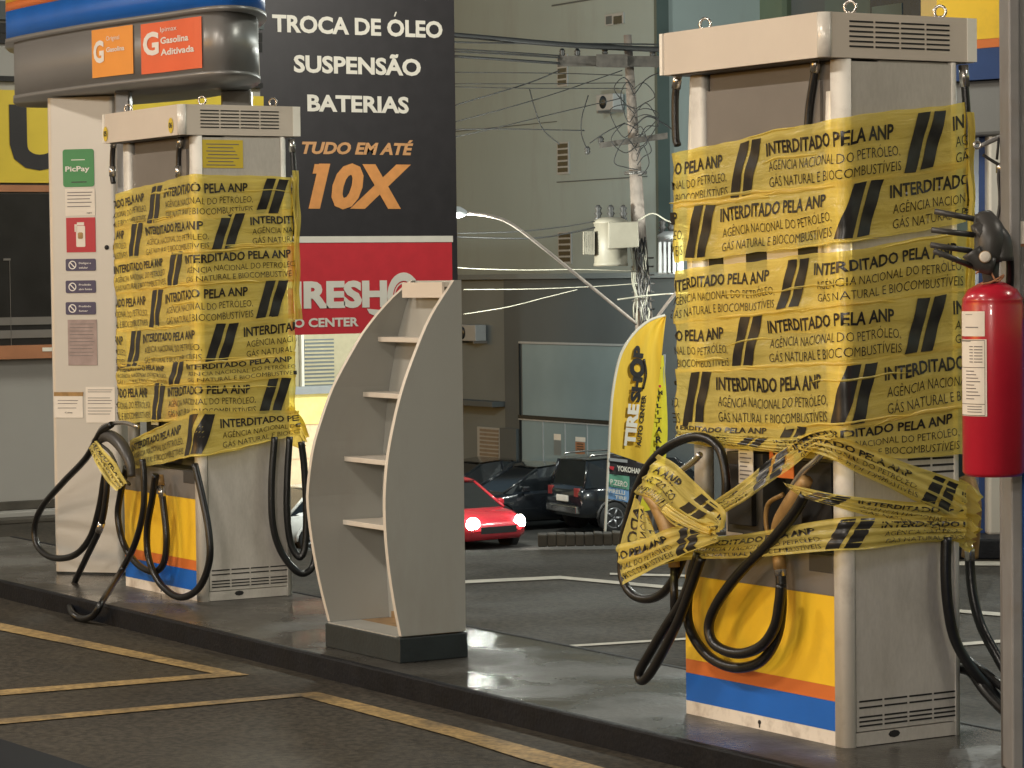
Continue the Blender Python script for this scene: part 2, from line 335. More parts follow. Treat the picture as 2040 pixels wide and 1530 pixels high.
# ------------------------------------------------------------------ fuel pumps
W_, D_, H_ = .8885, .4785, 2.30
P1O, P2O = V((-6.9503, 5.4664, 0)), V((-11.8446, 5.5494, 0))
def make_pump(o):
    root = thing('fuel_pump', '', 'fuel pump', o, 'fuel pumps on the island')
    X, Y = o.x, o.y
    def bx(b, x0, x1, y0, y1, z0, z1, m): b.box(X+x0, X+x1, Y+y0, Y+y1, z0, z1, m)
    b = MB(); bx(b, -.86, -.02, .16, .46, .0, 2.158, 'silver'); bx(b, -.75, -.06, .03, .16, .945, 2.158, 'panel_grey')
    bx(b, -.86, -.02, .012, .16, 0, .60, 'panel_grey'); b.build('cabinet', root, bev=.004)
    for x0, y0 in ((-.06, 0), (-.06, D_-.036), (-.816, 0), (-.816, D_-.036)):
        c = MB(); w0 = .06 if x0 > -.1 else .063; rr0 = .034 if x0 > -.1 else .014; arc = [(rr0*math.sin(i*math.pi/24), rr0*(1-math.cos(i*math.pi/24))) for i in range(13)]
        pr = [(X+x0, Y+y0+.036), (X+x0, Y+y0), (X+x0+w0-rr0-.001, Y+y0)]+[(X+x0+w0-rr0+a, Y+y0+b_) for a, b_ in arc]+[(X+x0+w0, Y+y0+.036)]
        if y0 > .1: pr = [(p, 2*Y+2*y0+.036-q) for p, q in reversed(pr)]
        c.prism(pr, .0 if x0 > -.1 or y0 > .1 else .607, 2.157, 'silver_painted_glint', True)
        c.build('corner_post', root)
    for x0 in (-.134, -.883):
        g = MB(); zs = [.95, 1.1, 1.35, 1.6, 1.85, 2.05, 2.156]
        pts = [(x0+.03, .035-.02*math.sin(math.pi*(z-.95)/1.21), z) for z in zs]
        for k in range(len(zs)-1):
            (xa, ya, za), (xb, yb, zb) = pts[k], pts[k+1]
            g.add([(X+xa-.028, Y+ya+.02, za), (X+xa-.016, Y+ya, za), (X+xa+.016, Y+ya, za), (X+xa+.028, Y+ya+.02, za), (X+xb-.028, Y+yb+.02, zb), (X+xb-.016, Y+yb, zb), (X+xb+.016, Y+yb, zb), (X+xb+.028, Y+yb+.02, zb)],
                  [(0, 1, 5, 4), (1, 2, 6, 5), (2, 3, 7, 6)], 'silver_painted_glint', True)
        g.box(X+x0+.004, X+x0+.056, Y+.055, Y+.16, .95, 2.156, 'silver')
        g.build('hose_guide', root)
    # +X end panel with louvre slots
    for xs, nm in ((-.0195, 'end_panel'),):
        e = MB(); bx(e, xs, -.004, .041, .4405, .048, 2.15, 'silver')
        for zc in (.132, .112, .082, .068, .054):
            for k in range(4): bx(e, -.004, -.0028, .052+k*.101, .052+k*.101+.092, zc+.008, zc+.0135, 'slot')
        for zc in (.915, .893, .871, .849):
            for k in range(2, 4): bx(e, -.004, -.0028, .052+k*.101, .052+k*.101+.092, zc, zc+.007, 'slot')
        e.build(nm, root)
    s = MB(); bx(s, -.0215, -.002, .0365, .4415, .002, .044, 'silver')
    for k in range(8):
        a = k*.785; s.quad([(X-.0012, Y+.19+.02*math.cos(a)*1.2, .030+.012*math.sin(a)), (X-.0012, Y+.19+.02*math.cos(a+.785)*1.2, .030+.012*math.sin(a+.785)), (X-.0012, Y+.19, .030)], 'slot')
    s.build('kick_plate', root)
    dsp = MB(); bx(dsp, -.75, -.136, .018, .0295, 1.72, 2.10, 'panel_grey'); bx(dsp, -.75, -.136, .016, .0295, 1.30, 1.715, 'cream'); bx(dsp, -.75, -.136, .018, .0295, .95, 1.295, 'panel_grey')
    for x0, x1, z0, z1 in ((-.53, -.42, 1.50, 1.60), (-.25, -.15, 1.50, 1.62), (-.74, -.66, 1.45, 1.55)): bx(dsp, x0, x1, .013, .016, z0, z1, 'slot')
    dsp.build('display_panel', root)
    h = MB(); bx(h, -.745, -.065, .145, .159, .605, .94, 'panel_dark'); bx(h, -.80, -.06, .02, .16, .601, .606, 'panel_dark')
    bx(h, -.70, -.50, .05, .145, .63, .90, 'panel_dark'); bx(h, -.30, -.075, .05, .145, .62, .93, 'panel_dark')
    bx(h, -.665, -.535, .03, .05, .66, .86, 'slot'); bx(h, -.265, -.11, .03, .05, .65, .89, 'slot')
    bx(h, -.19, -.07, .0, .012, .545, .60, 'panel_dark')
    h.build('nozzle_bay', root, bev=.004)
    n = MB(); bx(n, -.60, -.52, .0265, .0295, .80, .935, 'paper')
    for i in range(9): bx(n, -.592, -.528+.0*(i % 3)-.012*(i % 3), .0255, .0265, .925-i*.014, .929-i*.014, 'ink_grey')
    n.build('notice_sticker', root)
    q = MB(); bx(q, -.43, -.30, .0265, .0295, .83, .935, 'orange'); n_ = q
    q.text('W', (X-.42, Y+.0265, .90), (X-.36, Y+.0265, .90), (0, 0, .03), 'ink', .03, off=.001); q.text('M', (X-.36, Y+.0265, .86), (X-.32, Y+.0265, .86), (0, 0, .02), 'ink', .03, off=.001)
    q.build('warning_sticker', root)
    # lower front door: grey band, yellow, orange and blue stripes, pale skirt
    l = MB()
    for z0, z1, m in ((.474, .60, 'panel_grey'), (.188, .473, 'yellow'), (.1405, .1875, 'orange'), (.046, .140, 'blue'), (.0, .0455, 'skirt')):
        bx(l, -.881, -.0615, .003, .012, z0, z1, m)
    l.lathe([(.007, 0), (.007, .003)], (X-.463, Y+.0032, .024), (0, -1, 0), 'slot', 10); bx(l, -.4645, -.4615, .0, .003, .006, .024, 'slot')
    l.build('front_door', root)
    # cap
    c = MB(); oy = .0725; c.prism(rrect(X-W_, X, Y-oy, Y+D_+oy, .03), 2.16, 2.30, 'cream')
    c.prism(rrect(X-W_+.02, X-.02, Y-oy+.02, Y+D_+oy-.02, .02), 2.1575, 2.1595, 'panel_dark')
    for zc in range(6):
        for k in range(4): bx(c, .0, .0016, .03+k*.103, .03+k*.103+.094, 2.193+zc*.0155, 2.1985+zc*.0155, 'slot')
    c.build('cap', root)
    t = MB(); t.prism([(X+.0022+.030*(math.cos(a)-1), Y-oy+.030-.0322*math.sin(a)) for a in [i*math.pi/2/8 for i in range(9)]]+[(X-.028, Y-oy+.004), (X-.004, Y-oy+.028)], 2.161, 2.299, 'silver_painted_glint', True); t.build('cap_trim', root)
    t = MB(); bx(t, -.004, .0025, D_+oy-.045, D_+oy-.006, 2.161, 2.2995, 'silver_painted_glint'); t.build('cap_trim', root)
    t = MB(); bx(t, -W_-.002, -W_+.014, -oy-.002, -oy+.012, 2.161, 2.2995, 'silver_painted_glint'); t.build('cap_trim', root)
    for x0, y0 in ((-.70, -.02), (-.02, .05), (-.03, .42), (-.82, .45)):
        r_ = MB(); r_.torus((X+x0, Y+y0, 2.319), (.5, -.8, 0), .019, .005, 'ferrule'); r_.lathe([(.008, 0), (.008, .008)], (X+x0, Y+y0, 2.2985), (0, 0, 1), 'ferrule', 8); r_.build('lifting_ring', root)
    return root
pump1 = make_pump(P1O)
pump1['label'] = 'larger foreground fuel pump bound in yellow tape, right of the shelf stand'
pump2 = copy_tree(pump1); pump2.location = P2O
pump2['label'] = 'farther fuel pump with yellow 05 and 06 discs on its cap, behind the shelf stand'
b = MB()
for px, py, s in ((211, 267, '05'), (341, 250, '06')):
    c = onY(px, py, P2O.y-.0725); pts = [(c.x+.027*math.cos(a), c.y-.003, c.z+.036*math.sin(a)) for a in [i*math.pi/9 for i in range(18)]]
    b.quad(pts, 'store_yellow'); b.text(s, (c.x-.018, c.y-.003, c.z-.012), (c.x+.018, c.y-.003, c.z-.012), (0, 0, .026), 'ink', .03, off=.0015)
    b.build('number_disc', pump2); b = MB()
e0 = onX(403, 278, P2O.x); e1 = onX(485, 335, P2O.x)
b.box(P2O.x-.0035, P2O.x-.002, e0.y, e1.y, e1.z, e0.z, 'store_yellow')
for i in range(7):
    zz = e0.z-.018-i*.016; b.box(P2O.x-.002, P2O.x-.0012, e0.y+.02+.008*(i % 2), e1.y-.02-.01*((i*3) % 4), zz-.004, zz, 'ink_grey')
b.build('warning_sticker', pump2)

# hoses and nozzles --------------------------------------------------
def hose(root, pts, r=.0165, sleeves=(), name='fuel_hose'):
    P = cr(pts, 8); b = MB(); b.tube(P, r, 'rubber', 12)
    for (i, m, l, rr) in sleeves:
        j = max(0, min(len(P)-2, int(i*(len(P)-1)))); d = (P[j+1]-P[j]).normalized(); b.tube([P[j]-d*l/2, P[j]+d*l/2], rr, m, 12)
    return b.build(name, root)
def yy(seq, Y): return [onY(a[0], a[1], a[2] if len(a) > 2 else Y) for a in seq]
F1, F2 = P1O.y, P2O.y
def nozzle(root, pts, Y, guard, body='brass', spout=None):
    n = MB(); P = cr(yy(pts, Y), 5); k = len(P); n.tube(P, [.020+.012*math.sin(math.pi*min(1, i/(k-1)*1.1)) for i in range(k)], body, 12)
    n.tube(cr(yy(guard, Y), 5), .008, body, 8)
    if spout: n.tube(cr(yy(spout, Y), 5), .011, 'ferrule', 10)
    return n.build('nozzle', root)
# near pump
h = hose(pump1, yy([(1445, 1015), (1446, 950), (1432, 893), (1395, 870), (1345, 882), (1302, 915), (1272, 965), (1252, 1030), (1240, 1085), (1240, 1150), (1262, 1186), (1300, 1192), (1335, 1165), (1365, 1100), (1385, 1040)], F1-.10), .0155)
nozzle(h, [(1290, 985), (1312, 1010), (1330, 1050), (1340, 1090), (1343, 1130)], F1-.13, [(1300, 1005), (1345, 1020), (1362, 1060), (1345, 1105)], 'brass', [(1290, 985), (1330, 955), (1378, 922), (1395, 905)])
s_ = MB(); s_.tube(yy([(1343, 1128), (1343, 1238)], F1-.13), .014, 'rubber', 10); s_.tube(yy([(1342, 1085), (1343, 1132)], F1-.13), .011, 'brass', 10); s_.build('spout_sleeve', h)
hose(pump1, yy([(1392, 1100), (1362, 1190), (1328, 1245), (1295, 1300), (1273, 1340), (1279, 1356), (1296, 1340), (1325, 1290), (1356, 1225), (1380, 1160), (1398, 1110)], F1-.13), .0165)
hose(pump1, yy([(1398, 1085), (1378, 1140), (1369, 1215), (1380, 1265), (1415, 1310), (1465, 1330), (1515, 1318), (1545, 1275), (1556, 1220), (1556, 1160), (1551, 1105)], F1-.05), .0175, [(.955, 'ferrule', .05, .0195), (.985, 'brass', .05, .021)])
h = hose(pump1, yy([(1604, 985), (1580, 1025), (1530, 1085), (1475, 1140), (1430, 1200), (1412, 1248), (1425, 1285), (1470, 1302), (1515, 1288), (1543, 1250), (1553, 1200), (1556, 1165)], F1-.09), .0175)
nozzle(h, [(1608, 955), (1590, 985), (1572, 1015), (1552, 1050), (1545, 1095)], F1-.045, [(1560, 985), (1530, 1005), (1527, 1050), (1540, 1080)], 'brass', [(1575, 975), (1600, 940), (1628, 915), (1645, 890)])
XP = P1O.x+.03
hose(pump1, [onX(1885, 1070, XP), onX(1884, 1140, XP), onX(1889, 1210, XP), onX(1903, 1275, XP), onX(1938, 1335, XP+.02), onX(1985, 1388, XP+.05), onX(2022, 1440, XP+.1), onX(2060, 1455, XP+.1)], .0175)
YB = P1O.y+D_+.12
h = hose(pump1, yy([(1932, 1085), (1933, 1140), (1940, 1195), (1956, 1250), (1985, 1305), (2020, 1365), (2060, 1420)], YB), .0165, [(.06, 'ferrule', .06, .0185)])
hose(pump1, yy([(1905, 1316), (1925, 1316), (1960, 1340), (1990, 1362), (2030, 1385)], YB-.05), .017)
hose(pump1, yy([(1908, 1330), (1935, 1340), (1965, 1380), (2005, 1420), (2040, 1440)], YB-.1), .017)
hose(pump1, yy([(1626, 118), (1622, 150), (1612, 215), (1607, 290), (1606, 280)], F1+.008), .013, [(.12, 'ferrule', .05, .016)])
hose(pump1, yy([(1350, 150), (1345, 200), (1346, 270), (1350, 290)], F1+.004), .013, [(.10, 'ferrule', .05, .016)])
hose(pump1, [P1O+V((-.02, D_+.03, 2.14)), P1O+V((-.01, D_+.035, 1.95)), P1O+V((-.01, D_+.03, 1.7))], .013, [(.1, 'ferrule', .07, .016)])
# far pump
h = hose(pump2, yy([(222, 846), (200, 862), (172, 912), (125, 962), (84, 1010), (69, 1050), (75, 1088), (105, 1111), (148, 1106), (180, 1070), (198, 1010), (207, 955), (214, 925)], F2-.15), .0165)
nozzle(h, [(190, 880), (215, 868), (240, 885), (258, 920), (262, 950)], F2-.13, [(200, 885), (222, 905), (240, 945), (258, 965)], 'panel_dark', [(190, 880), (205, 850), (245, 842), (275, 850)])
hose(pump2, yy([(212, 930), (212, 985), (200, 1050), (170, 1115), (143, 1175), (141, 1215, F2-.46), (160, 1232, F2-.48), (186, 1226, F2-.48), (205, 1196, F2-.44), (240, 1140), (268, 1085), (285, 1020), (287, 960), (284, 915)], F2-.17), .0155, [(.16, 'ferrule', .06, .0175)])
hose(pump2, yy([(252, 930), (240, 985), (235, 1030), (246, 1082), (272, 1122), (305, 1139), (326, 1122), (332, 1075), (326, 1010), (318, 950)], F2-.06), .0165, [(.95, 'ferrule', .05, .0185), (.99, 'brass', .05, .02)])
hose(pump2, yy([(310, 945), (303, 995), (293, 1055), (297, 1115), (322, 1166), (360, 1190), (397, 1170), (417, 1118), (416, 1060), (403, 990), (388, 925)], F2-.09), .0165)
XQ = P2O.x+.03
hose(pump2, [onX(547, 870, XQ), onX(541, 960, XQ), onX(543, 1040, XQ), onX(558, 1095, XQ), onX(588, 1136, XQ+.02), onX(612, 1140, XQ+.03), onX(628, 1110, XQ+.03), onX(632, 1010, XQ+.03)], .0165)
hose(pump2, [onX(577, 870, XQ), onX(572, 960, XQ), onX(572, 1030, XQ), onX(580, 1085, XQ), onX(597, 1110, XQ+.02), onX(608, 1085, XQ+.03), onX(610, 1010, XQ+.03), onX(606, 930, XQ+.03), onX(600, 880, XQ+.03)], .0165)
for px in (224, 356):
    hose(pump2, yy([(px+3, 280), (px, 310), (px, 350), (px+2, 365)], F2+.010), .013, [(.08, 'ferrule', .05, .0155), (.62, 'ferrule', .05, .0165)])
hose(pump2, [P2O+V((-.02, D_+.03, 2.14)), P2O+V((-.01, D_+.035, 1.95)), P2O+V((-.01, D_+.03, 1.7))], .013, [(.1, 'ferrule', .06, .016), (.5, 'ferrule', .06, .016)])

# ------------------------------------------------------------------ printed tape
LP = .81
LINES = [('INTERDITADO PELA ANP', .60, .215, .026), ('AGÊNCIA NACIONAL DO PETRÓLEO,', .345, .15, -.007), ('GÁS NATURAL E BIOCOMBUSTÍVEIS', .10, .15, -.007)]
def pattern(mb, mp, s0, s1, slash):
    k0 = math.floor((s0-slash)/LP)-1
    for k in range(k0, k0+int((s1-s0)/LP)+4):
        c = slash+k*LP
        for b0 in (-.058, .008):
            n = 8; vs = []; ok = True
            for i in range(n+1):
                t = .05+.88*i/n; sl = .055*(t-.5)*2*.62
                for x in [b0+.05*q/6 for q in range(7)]:
                    s = c+x+sl; ok = ok and s0 <= s <= s1; vs.append((s, t))
            if ok: mb.add([mp(s, t, .0022) for s, t in vs], [(7*i+j, 7*i+j+1, 7*i+j+8, 7*i+j+7) for i in range(n) for j in range(6)], 'ink', True)
        for tx, t0, th, bd in LINES:
            vs, fs, _ = txt2d(tx, bd, 0, 2)
            wd = .57 if bd > .01 else .585
            P = [(c+.112+x*wd+.012*(bd < .01), t0+y*th) for x, y in vs]
            keep = [f for f in fs if all(s0 <= P[i][0] <= s1 for i in f)]
            if keep:
                used = sorted({i for f in keep for i in f}); ix = {u: i for i, u in enumerate(used)}
                mb.add([mp(P[u][0], P[u][1], .0022) for u in used], [tuple(ix[i] for i in f) for f in keep], 'ink', True)
def sheet(mb, mp, s0, s1, ns, ntt=10, vofs=0.0, sc_t=.19, dense=False):
    vs = []; uv = []
    ss = [s0+(s1-s0)*i/ns for i in range(ns+1)]
    if dense: ss = sorted([q for q in ss if abs(q) > .024]+[-.022+.044*i/12 for i in range(13)])
    ns = len(ss)-1
    for i in range(ns+1):
        for j in range(ntt+1):
            s = ss[i]; t = j/ntt; vs.append(mp(s, t, 0)); uv.append((s+vofs*3.1, t*sc_t+vofs))
    mb.add(vs, [(i*(ntt+1)+j, (i+1)*(ntt+1)+j, (i+1)*(ntt+1)+j+1, i*(ntt+1)+j+1) for i in range(ns) for j in range(ntt)], 'tape', True, uv)
def wrap_band(root, o, zt, zb, sL, sR, slash, idx, off0):
    rng = random.Random(idx*13+5); ph = [rng.uniform(0, 6.28) for _ in range(6)]
    def path(s, e):
        r = .03+e
        # arc-length: front face s<-a, corner, end face s>a ; left end and right end turn the corner and go round the back
        a = .02
        if s <= -a:
            x, y, nx, ny = s, -e, 0, -1
            lim = -W_-.012
            if s < lim: x, y, nx, ny = lim-e, lim-s-e, -1, 0
        elif s >= a:
            x, y, nx, ny = e, s, 1, 0
            if s > D_+.004: x, y, nx, ny = e-(s-D_-.004), D_+e+.004, 0, 1
        else:
            t = (s+a)/(2*a)*math.pi/2; cx, cy = -a, a; rr = a+e
            x, y = cx+rr*math.sin(t), cy-rr*math.cos(t); nx, ny = math.sin(t), -math.cos(t)
        return x, y, nx, ny
    def lerp3(z, s):
        if s < 0: q = (s-sL)/(0-sL); return z[0]+(z[1]-z[0])*q
        return z[1]+(z[2]-z[1])*s/sR
    def mp(s, t, lift):
        wob = .0018*math.sin(19*s+ph[0]+4*t)+.0012*math.sin(41*s+ph[1]+9*t)+.0016*math.sin(11*t+ph[2]+3*s)
        if s < -.06: wob += .0035*math.sin((s+.06)*9+ph[5])*math.sin(math.pi*t)
        e = off0+wob+lift; x, y, nx, ny = path(s, e)
        z0, z1 = lerp3(zb, s), lerp3(zt, s)
        ez = .0022*math.sin(13*s+ph[3])+.0012*math.sin(47*s+ph[4])
        tt = t+.02*math.sin(6*s+ph[0])*math.sin(math.pi*t)+.012*math.sin(31*s+ph[1])*math.sin(math.pi*t)**2
        return V((o.x+x, o.y+y, z0+(z1-z0)*tt+ez))
    mb = MB(); sheet(mb, mp, sL, sR, 130, 10, idx*.7, max(.1, zt[1]-zb[1]), True); pattern(mb, mp, sL+.002, sR-.002, slash)
    for q in range(4):
        a0 = rng.uniform(sL, sR-.3); a1 = min(sR, a0+rng.uniform(.2, .55)); t0 = rng.choice([-.01, .0, .93, .97, rng.uniform(.1, .85)]); wd = rng.uniform(.03, .07); sl = rng.uniform(-.08, .08)
        mf = lambda s_, t_, l_, a0=a0, a1=a1, t0=t0, wd=wd, sl=sl: mp(s_, t0+sl*(s_-a0)+wd*(t_+.0)*min(1, (s_-a0)*14+.1, (a1-s_)*14+.1), .0030+.0028*math.sin(math.pi*t_))
        sheet(mb, mf, a0, a1, 50, 4, idx*.7+q*.31, .012, False)
    mb.build('tape_band', root)
tp1 = thing('barrier_tape', 'printed yellow barrier tape wound in bands round the nearer fuel pump', 'tape', (P1O.x, P1O.y, .9), 'printed tape wound round the pumps')
for i, (zt, zb, sl, sL, sR) in enumerate([
    ((1.898, 1.975, 2.032), (1.712, 1.765, 1.822), .32, -.935, .50),
    ((1.735, 1.775, 1.845), (1.530, 1.585, 1.648), .062, -.93, .50),
    ((1.505, 1.560, 1.625), (1.325, 1.392, 1.432), -.238, -.92, .50),
    ((1.332, 1.400, 1.440), (1.158, 1.205, 1.248), .316, -.92, .50),
    ((1.172, 1.215, 1.262), (.968, 1.005, 1.062), .036, -.92, .50),
    ((.992, 1.020, 1.075), (.925, .905, .905), -.26, -.91, .49)]):
    wrap_band(tp1, P1O, zt, zb, sL, sR, sl, i, .012+.0016*(i % 3))
tp2 = thing('barrier_tape', 'printed yellow barrier tape wound in bands round the farther fuel pump', 'tape', (P2O.x, P2O.y, .8), 'printed tape wound round the pumps')
for i, (zt, zb, sl, sL, sR) in enumerate([
    ((1.914, 1.980, 1.968), (1.735, 1.775, 1.79), .387, -.965, .50),
    ((1.765, 1.80, 1.82), (1.575, 1.62, 1.65), .156, -.96, .50),
    ((1.595, 1.645, 1.665), (1.42, 1.47, 1.49), -.205, -.96, .50),
    ((1.435, 1.485, 1.505), (1.24, 1.28, 1.31), .378, -.96, .50),
    ((1.255, 1.295, 1.325), (1.06, 1.10, 1.13), .115, -.95, .50),
    ((1.095, 1.125, 1.15), (.975, 1.01, 1.03), -.207, -.95, .50),
    ((1.005, 1.035, 1.04), (.79, .85, .85), .384, -.95, .50),
    ((.72, .89, .87), (.575, .68, .755), -.83, -.74, .50)]):
    wrap_band(tp2, P2O, zt, zb, sL, sR, sl, i+20, .012+.0016*(i % 3)+(.012 if i == 7 else 0))

def ribbon(pts, slash=.1, tw=0.0, seed=0, crumple=.004, ns=110, text=True, name='loose_tape'):
    # pts: list of (top point, bottom point)
    T = cr([p[0] for p in pts], 12); B = cr([p[1] for p in pts], 12); n = len(T)
    mid = [(T[i]+B[i])/2 for i in range(n)]; L = [0]
    for i in range(1, n): L.append(L[-1]+(mid[i]-mid[i-1]).length)
    rng = random.Random(seed); ph = [rng.uniform(0, 6.28) for _ in range(6)]
    def mp(s, t, lift):
        s = min(max(s, 0), L[-1]-1e-6); i = 0
        while L[i+1] < s: i += 1
        q = (s-L[i])/(L[i+1]-L[i]); a = T[i].lerp(T[i+1], q); b = B[i].lerp(B[i+1], q); e = (mid[i+1]-mid[i]); nn = e.cross(a-b)
        nn = nn.normalized() if nn.length > 1e-9 else V((0, -1, 0))
        if nn.dot(CAMP-a) < 0: nn = -nn
        cz = crumple*(math.sin(22*t+ph[0]+5*s)+.7*math.sin(37*t+ph[1]-9*s)+.5*math.sin(31*s+ph[2]))
        return b.lerp(a, t)+nn*(cz+lift)
    mb = MB(); sheet(mb, mp, 0, L[-1], ns, 14, seed*.37)
    if text: pattern(mb, mp, .002, L[-1]-.002, slash)
    return mb
def yb(lst, Y): return [(onY(a[0], a[1], (a[4] if len(a) > 4 else Y)), onY(a[2], a[3], (a[5] if len(a) > 5 else Y))) for a in lst]
XE = P1O.x+.035
def xb(lst): return [(onX(a[0], a[1], XE), onX(a[2], a[3], XE)) for a in lst]
fy = F1-.05
lt = thing('loose_tape', 'crumpled yellow tape strands tied across the nozzles of the nearer pump', 'tape', (P1O.x, F1-.1, .6))
ribbon(yb([(1352, 862, 1350, 872, F1-.03, F1-.03), (1450, 868, 1452, 884), (1560, 872, 1562, 900), (1620, 866, 1622, 896)], fy), .45, seed=1, crumple=.003).build('tape_strand', lt)
ribbon(yb([(1412, 1008, 1432, 1030, F1-.2, F1-.2), (1480, 958, 1496, 988, F1-.16, F1-.16), (1560, 893, 1574, 935), (1610, 862, 1625, 895), (1655, 850, 1665, 880)], F1-.06), .25, seed=2, crumple=.006).build('tape_strand', lt)
ribbon([(onY(1590, 868, F1-.055), onY(1595, 895, F1-.055)), (onY(1650, 868, F1-.06), onY(1650, 910, F1-.06)), (onX(1700, 880, XE), onX(1700, 938, XE)), (onX(1800, 920, XE), onX(1800, 985, XE)), (onX(1885, 950, XE), onX(1885, 1030, XE)), (onX(1925, 965, XE-.02), onX(1922, 1060, XE-.02))], .62, seed=3, crumple=.005).build('tape_strand', lt)
ribbon([(onY(1562, 962, F1-.12), onY(1566, 968, F1-.12)), (onY(1600, 972, F1-.1), onY(1600, 990, F1-.1)), (onY(1660, 984, F1-.06), onY(1660, 1008, F1-.06)), (onX(1740, 993, XE+.004), onX(1740, 1030, XE+.004)), (onX(1840, 1000, XE+.004), onX(1840, 1052, XE+.004)), (onX(1925, 985, XE-.02), onX(1920, 1085, XE-.02))], .16, seed=4, crumple=.005).build('tape_strand', lt)
ribbon([(onY(1238, 1118, F1-.2), onY(1245, 1160, F1-.2)), (onY(1300, 1090, F1-.18), onY(1310, 1128, F1-.18)), (onY(1380, 1072, F1-.14), onY(1384, 1114, F1-.14)), (onY(1480, 1064, F1-.1), onY(1482, 1112, F1-.1)), (onY(1640, 1036, F1-.055), onY(1642, 1098, F1-.055)), (onX(1720, 1028, XE+.008), onX(1720, 1094, XE+.008)), (onX(1830, 1028, XE+.008), onX(1830, 1082, XE+.008)), (onX(1925, 1030, XE-.01), onX(1922, 1078, XE-.01))], .23, seed=5, crumple=.004).build('tape_strand', lt)
wr = thing('nozzle_tape', 'yellow tape bundled round the left nozzle of the nearer pump, with a hanging corner', 'tape', (P1O.x-.9, F1-.15, .6))
ribbon(yb([(1312, 905, 1262, 985), (1355, 930, 1300, 1000), (1400, 975, 1340, 1045), (1442, 1015, 1405, 1062), (1440, 1052, 1420, 1066)], F1-.21), .30, seed=6, crumple=.006).build('tape_fold', wr)
ribbon(yb([(1262, 985, 1290, 1028), (1238, 1070, 1318, 1082), (1228, 1120, 1330, 1095)], F1-.19), .5, seed=7, crumple=.005).build('tape_fold', wr)
ribbon(yb([(1228, 1085, 1243, 1165), (1290, 1070, 1288, 1140), (1340, 1050, 1350, 1110), (1420, 1040, 1430, 1078)], F1-.215), .42, seed=8, crumple=.005).build('tape_fold', wr)
ribbon(yb([(1330, 1002, 1318, 1018), (1370, 1030, 1362, 1048), (1415, 1052, 1412, 1066)], F1-.225), .42, seed=9, crumple=.004, text=False).build('tape_fold', wr)
rr = thing('nozzle_tape', 'crinkled yellow tape bundled round the rear nozzle beside the red extinguisher', 'tape', (P1O.x, F1+D_+.1, .6))
for k, L in enumerate([[(1905, 952, 1898, 1060), (1935, 962, 1930, 1075), (1952, 985, 1950, 1060)], [(1900, 1020, 1902, 1085), (1930, 1030, 1925, 1100), (1950, 1050, 1938, 1095)]]):
    ribbon(yb(L, P1O.y+D_+.09-.03*k), .05, seed=11+k, crumple=.010).build('tape_fold', rr)
n_ = MB(); n_.tube(cr(yy([(1925, 950), (1938, 1000), (1936, 1060), (1932, 1110)], P1O.y+D_+.13)), .028, 'brass', 10); n_.build('nozzle', pump1)
w2 = thing('nozzle_tape', 'yellow tape scrap hanging from the left nozzle of the farther pump', 'tape', (P2O.x-.85, F2-.15, .6))
ribbon(yb([(190, 878, 176, 892), (205, 895, 186, 910), (232, 925, 205, 945), (252, 962, 232, 978)], F2-.19), .55, seed=14, crumple=.004).build('tape_fold', w2)
w3 = thing('nozzle_tape', 'silvery crumpled tape end bulging behind the farther pump by the shelf stand', 'tape', (P2O.x, F2+D_+.1, .9))
ribbon([(onX(578, 800, XQ), onX(578, 885, XQ)), (onX(596, 830, XQ-.05), onX(592, 892, XQ-.05)), (onX(614, 868, XQ-.1), onX(606, 896, XQ-.1))], .5, seed=15, crumple=.010, text=False).build('tape_fold', w3)
for o_, nm in ((P1O, 'crinkled tape overlap down the rear edge of the nearer pump'), (P2O, 'crinkled tape overlap down the rear edge of the farther pump')):
    X0 = o_.x+.016; yA = o_.y+D_
    pts = [(V((X0, yA+.012+.008*random.random(), z)), V((X0-.02, yA+.045+.018*random.random(), z))) for z in [2.0-.1*i for i in range(12 if o_ is P1O else 8)]]
    tag(ribbon(pts, 9, seed=17, crumple=.006, text=False).build('tape_overlap', None, o_), nm, 'tape')

# ------------------------------------------------------------------ shelf stand
XR, XL = -9.497, -10.098
sh = thing('shelf_stand', 'grey sail-shaped display stand with curved sides and narrow shelves on a dark plinth', 'shelf', ((XR+XL)/2, 5.45, 0))
prof = [(800, 1268), (785, 1190), (773, 1100), (768, 1010), (772, 930), (783, 860), (802, 780), (828, 705), (860, 630), (905, 558)]
PR = [onX(x, y, XR) for x, y in prof]; PR = cr(PR, 4)
yb0 = onX(928, 1250, XR).y
PZ = .098
LEAN = [(.0, -10.10), (.1, -10.11), (.6, -10.165), (.82, -10.14), (1.04, -10.09), (1.26, -10.008), (1.42, -9.911), (1.50, -9.835)]
def XLz(z):          # the left panel bows in towards the top
    for (a, xa), (c, xc) in zip(LEAN, LEAN[1:]):
        if z <= c: q = (z-a)/(c-a); return xa+(xc-xa)*q
    return LEAN[-1][1]
ztop = PR[-1].z
def side(b, fx, th):
    pl = [(p.y, max(p.z, PZ)) for p in PR]; n = len(pl); vs = []
    for y, z in pl:
        x = fx(z); vs += [(x, y, z), (x+th, y, z), (x, yb0, z), (x+th, yb0, z)]
    f1 = []; f2 = []
    for k in range(n-1):
        a, c = 4*k, 4*k+4
        f1 += [(a, c, c+2, a+2), (a+1, a+3, c+3, c+1), (a+2, c+2, c+3, a+3)]; f2 += [(a, a+1, c+1, c)]
    f1 += [(0, 2, 3, 1), (4*n-4, 4*n-3, 4*n-1, 4*n-2)]
    b.add(vs, f1, 'shelf'); b.add(vs, f2, 'shelf_edge', True)
for fx in (lambda z: XR-.022, XLz):
    b = MB(); side(b, fx, .022); b.build('side_panel', sh)
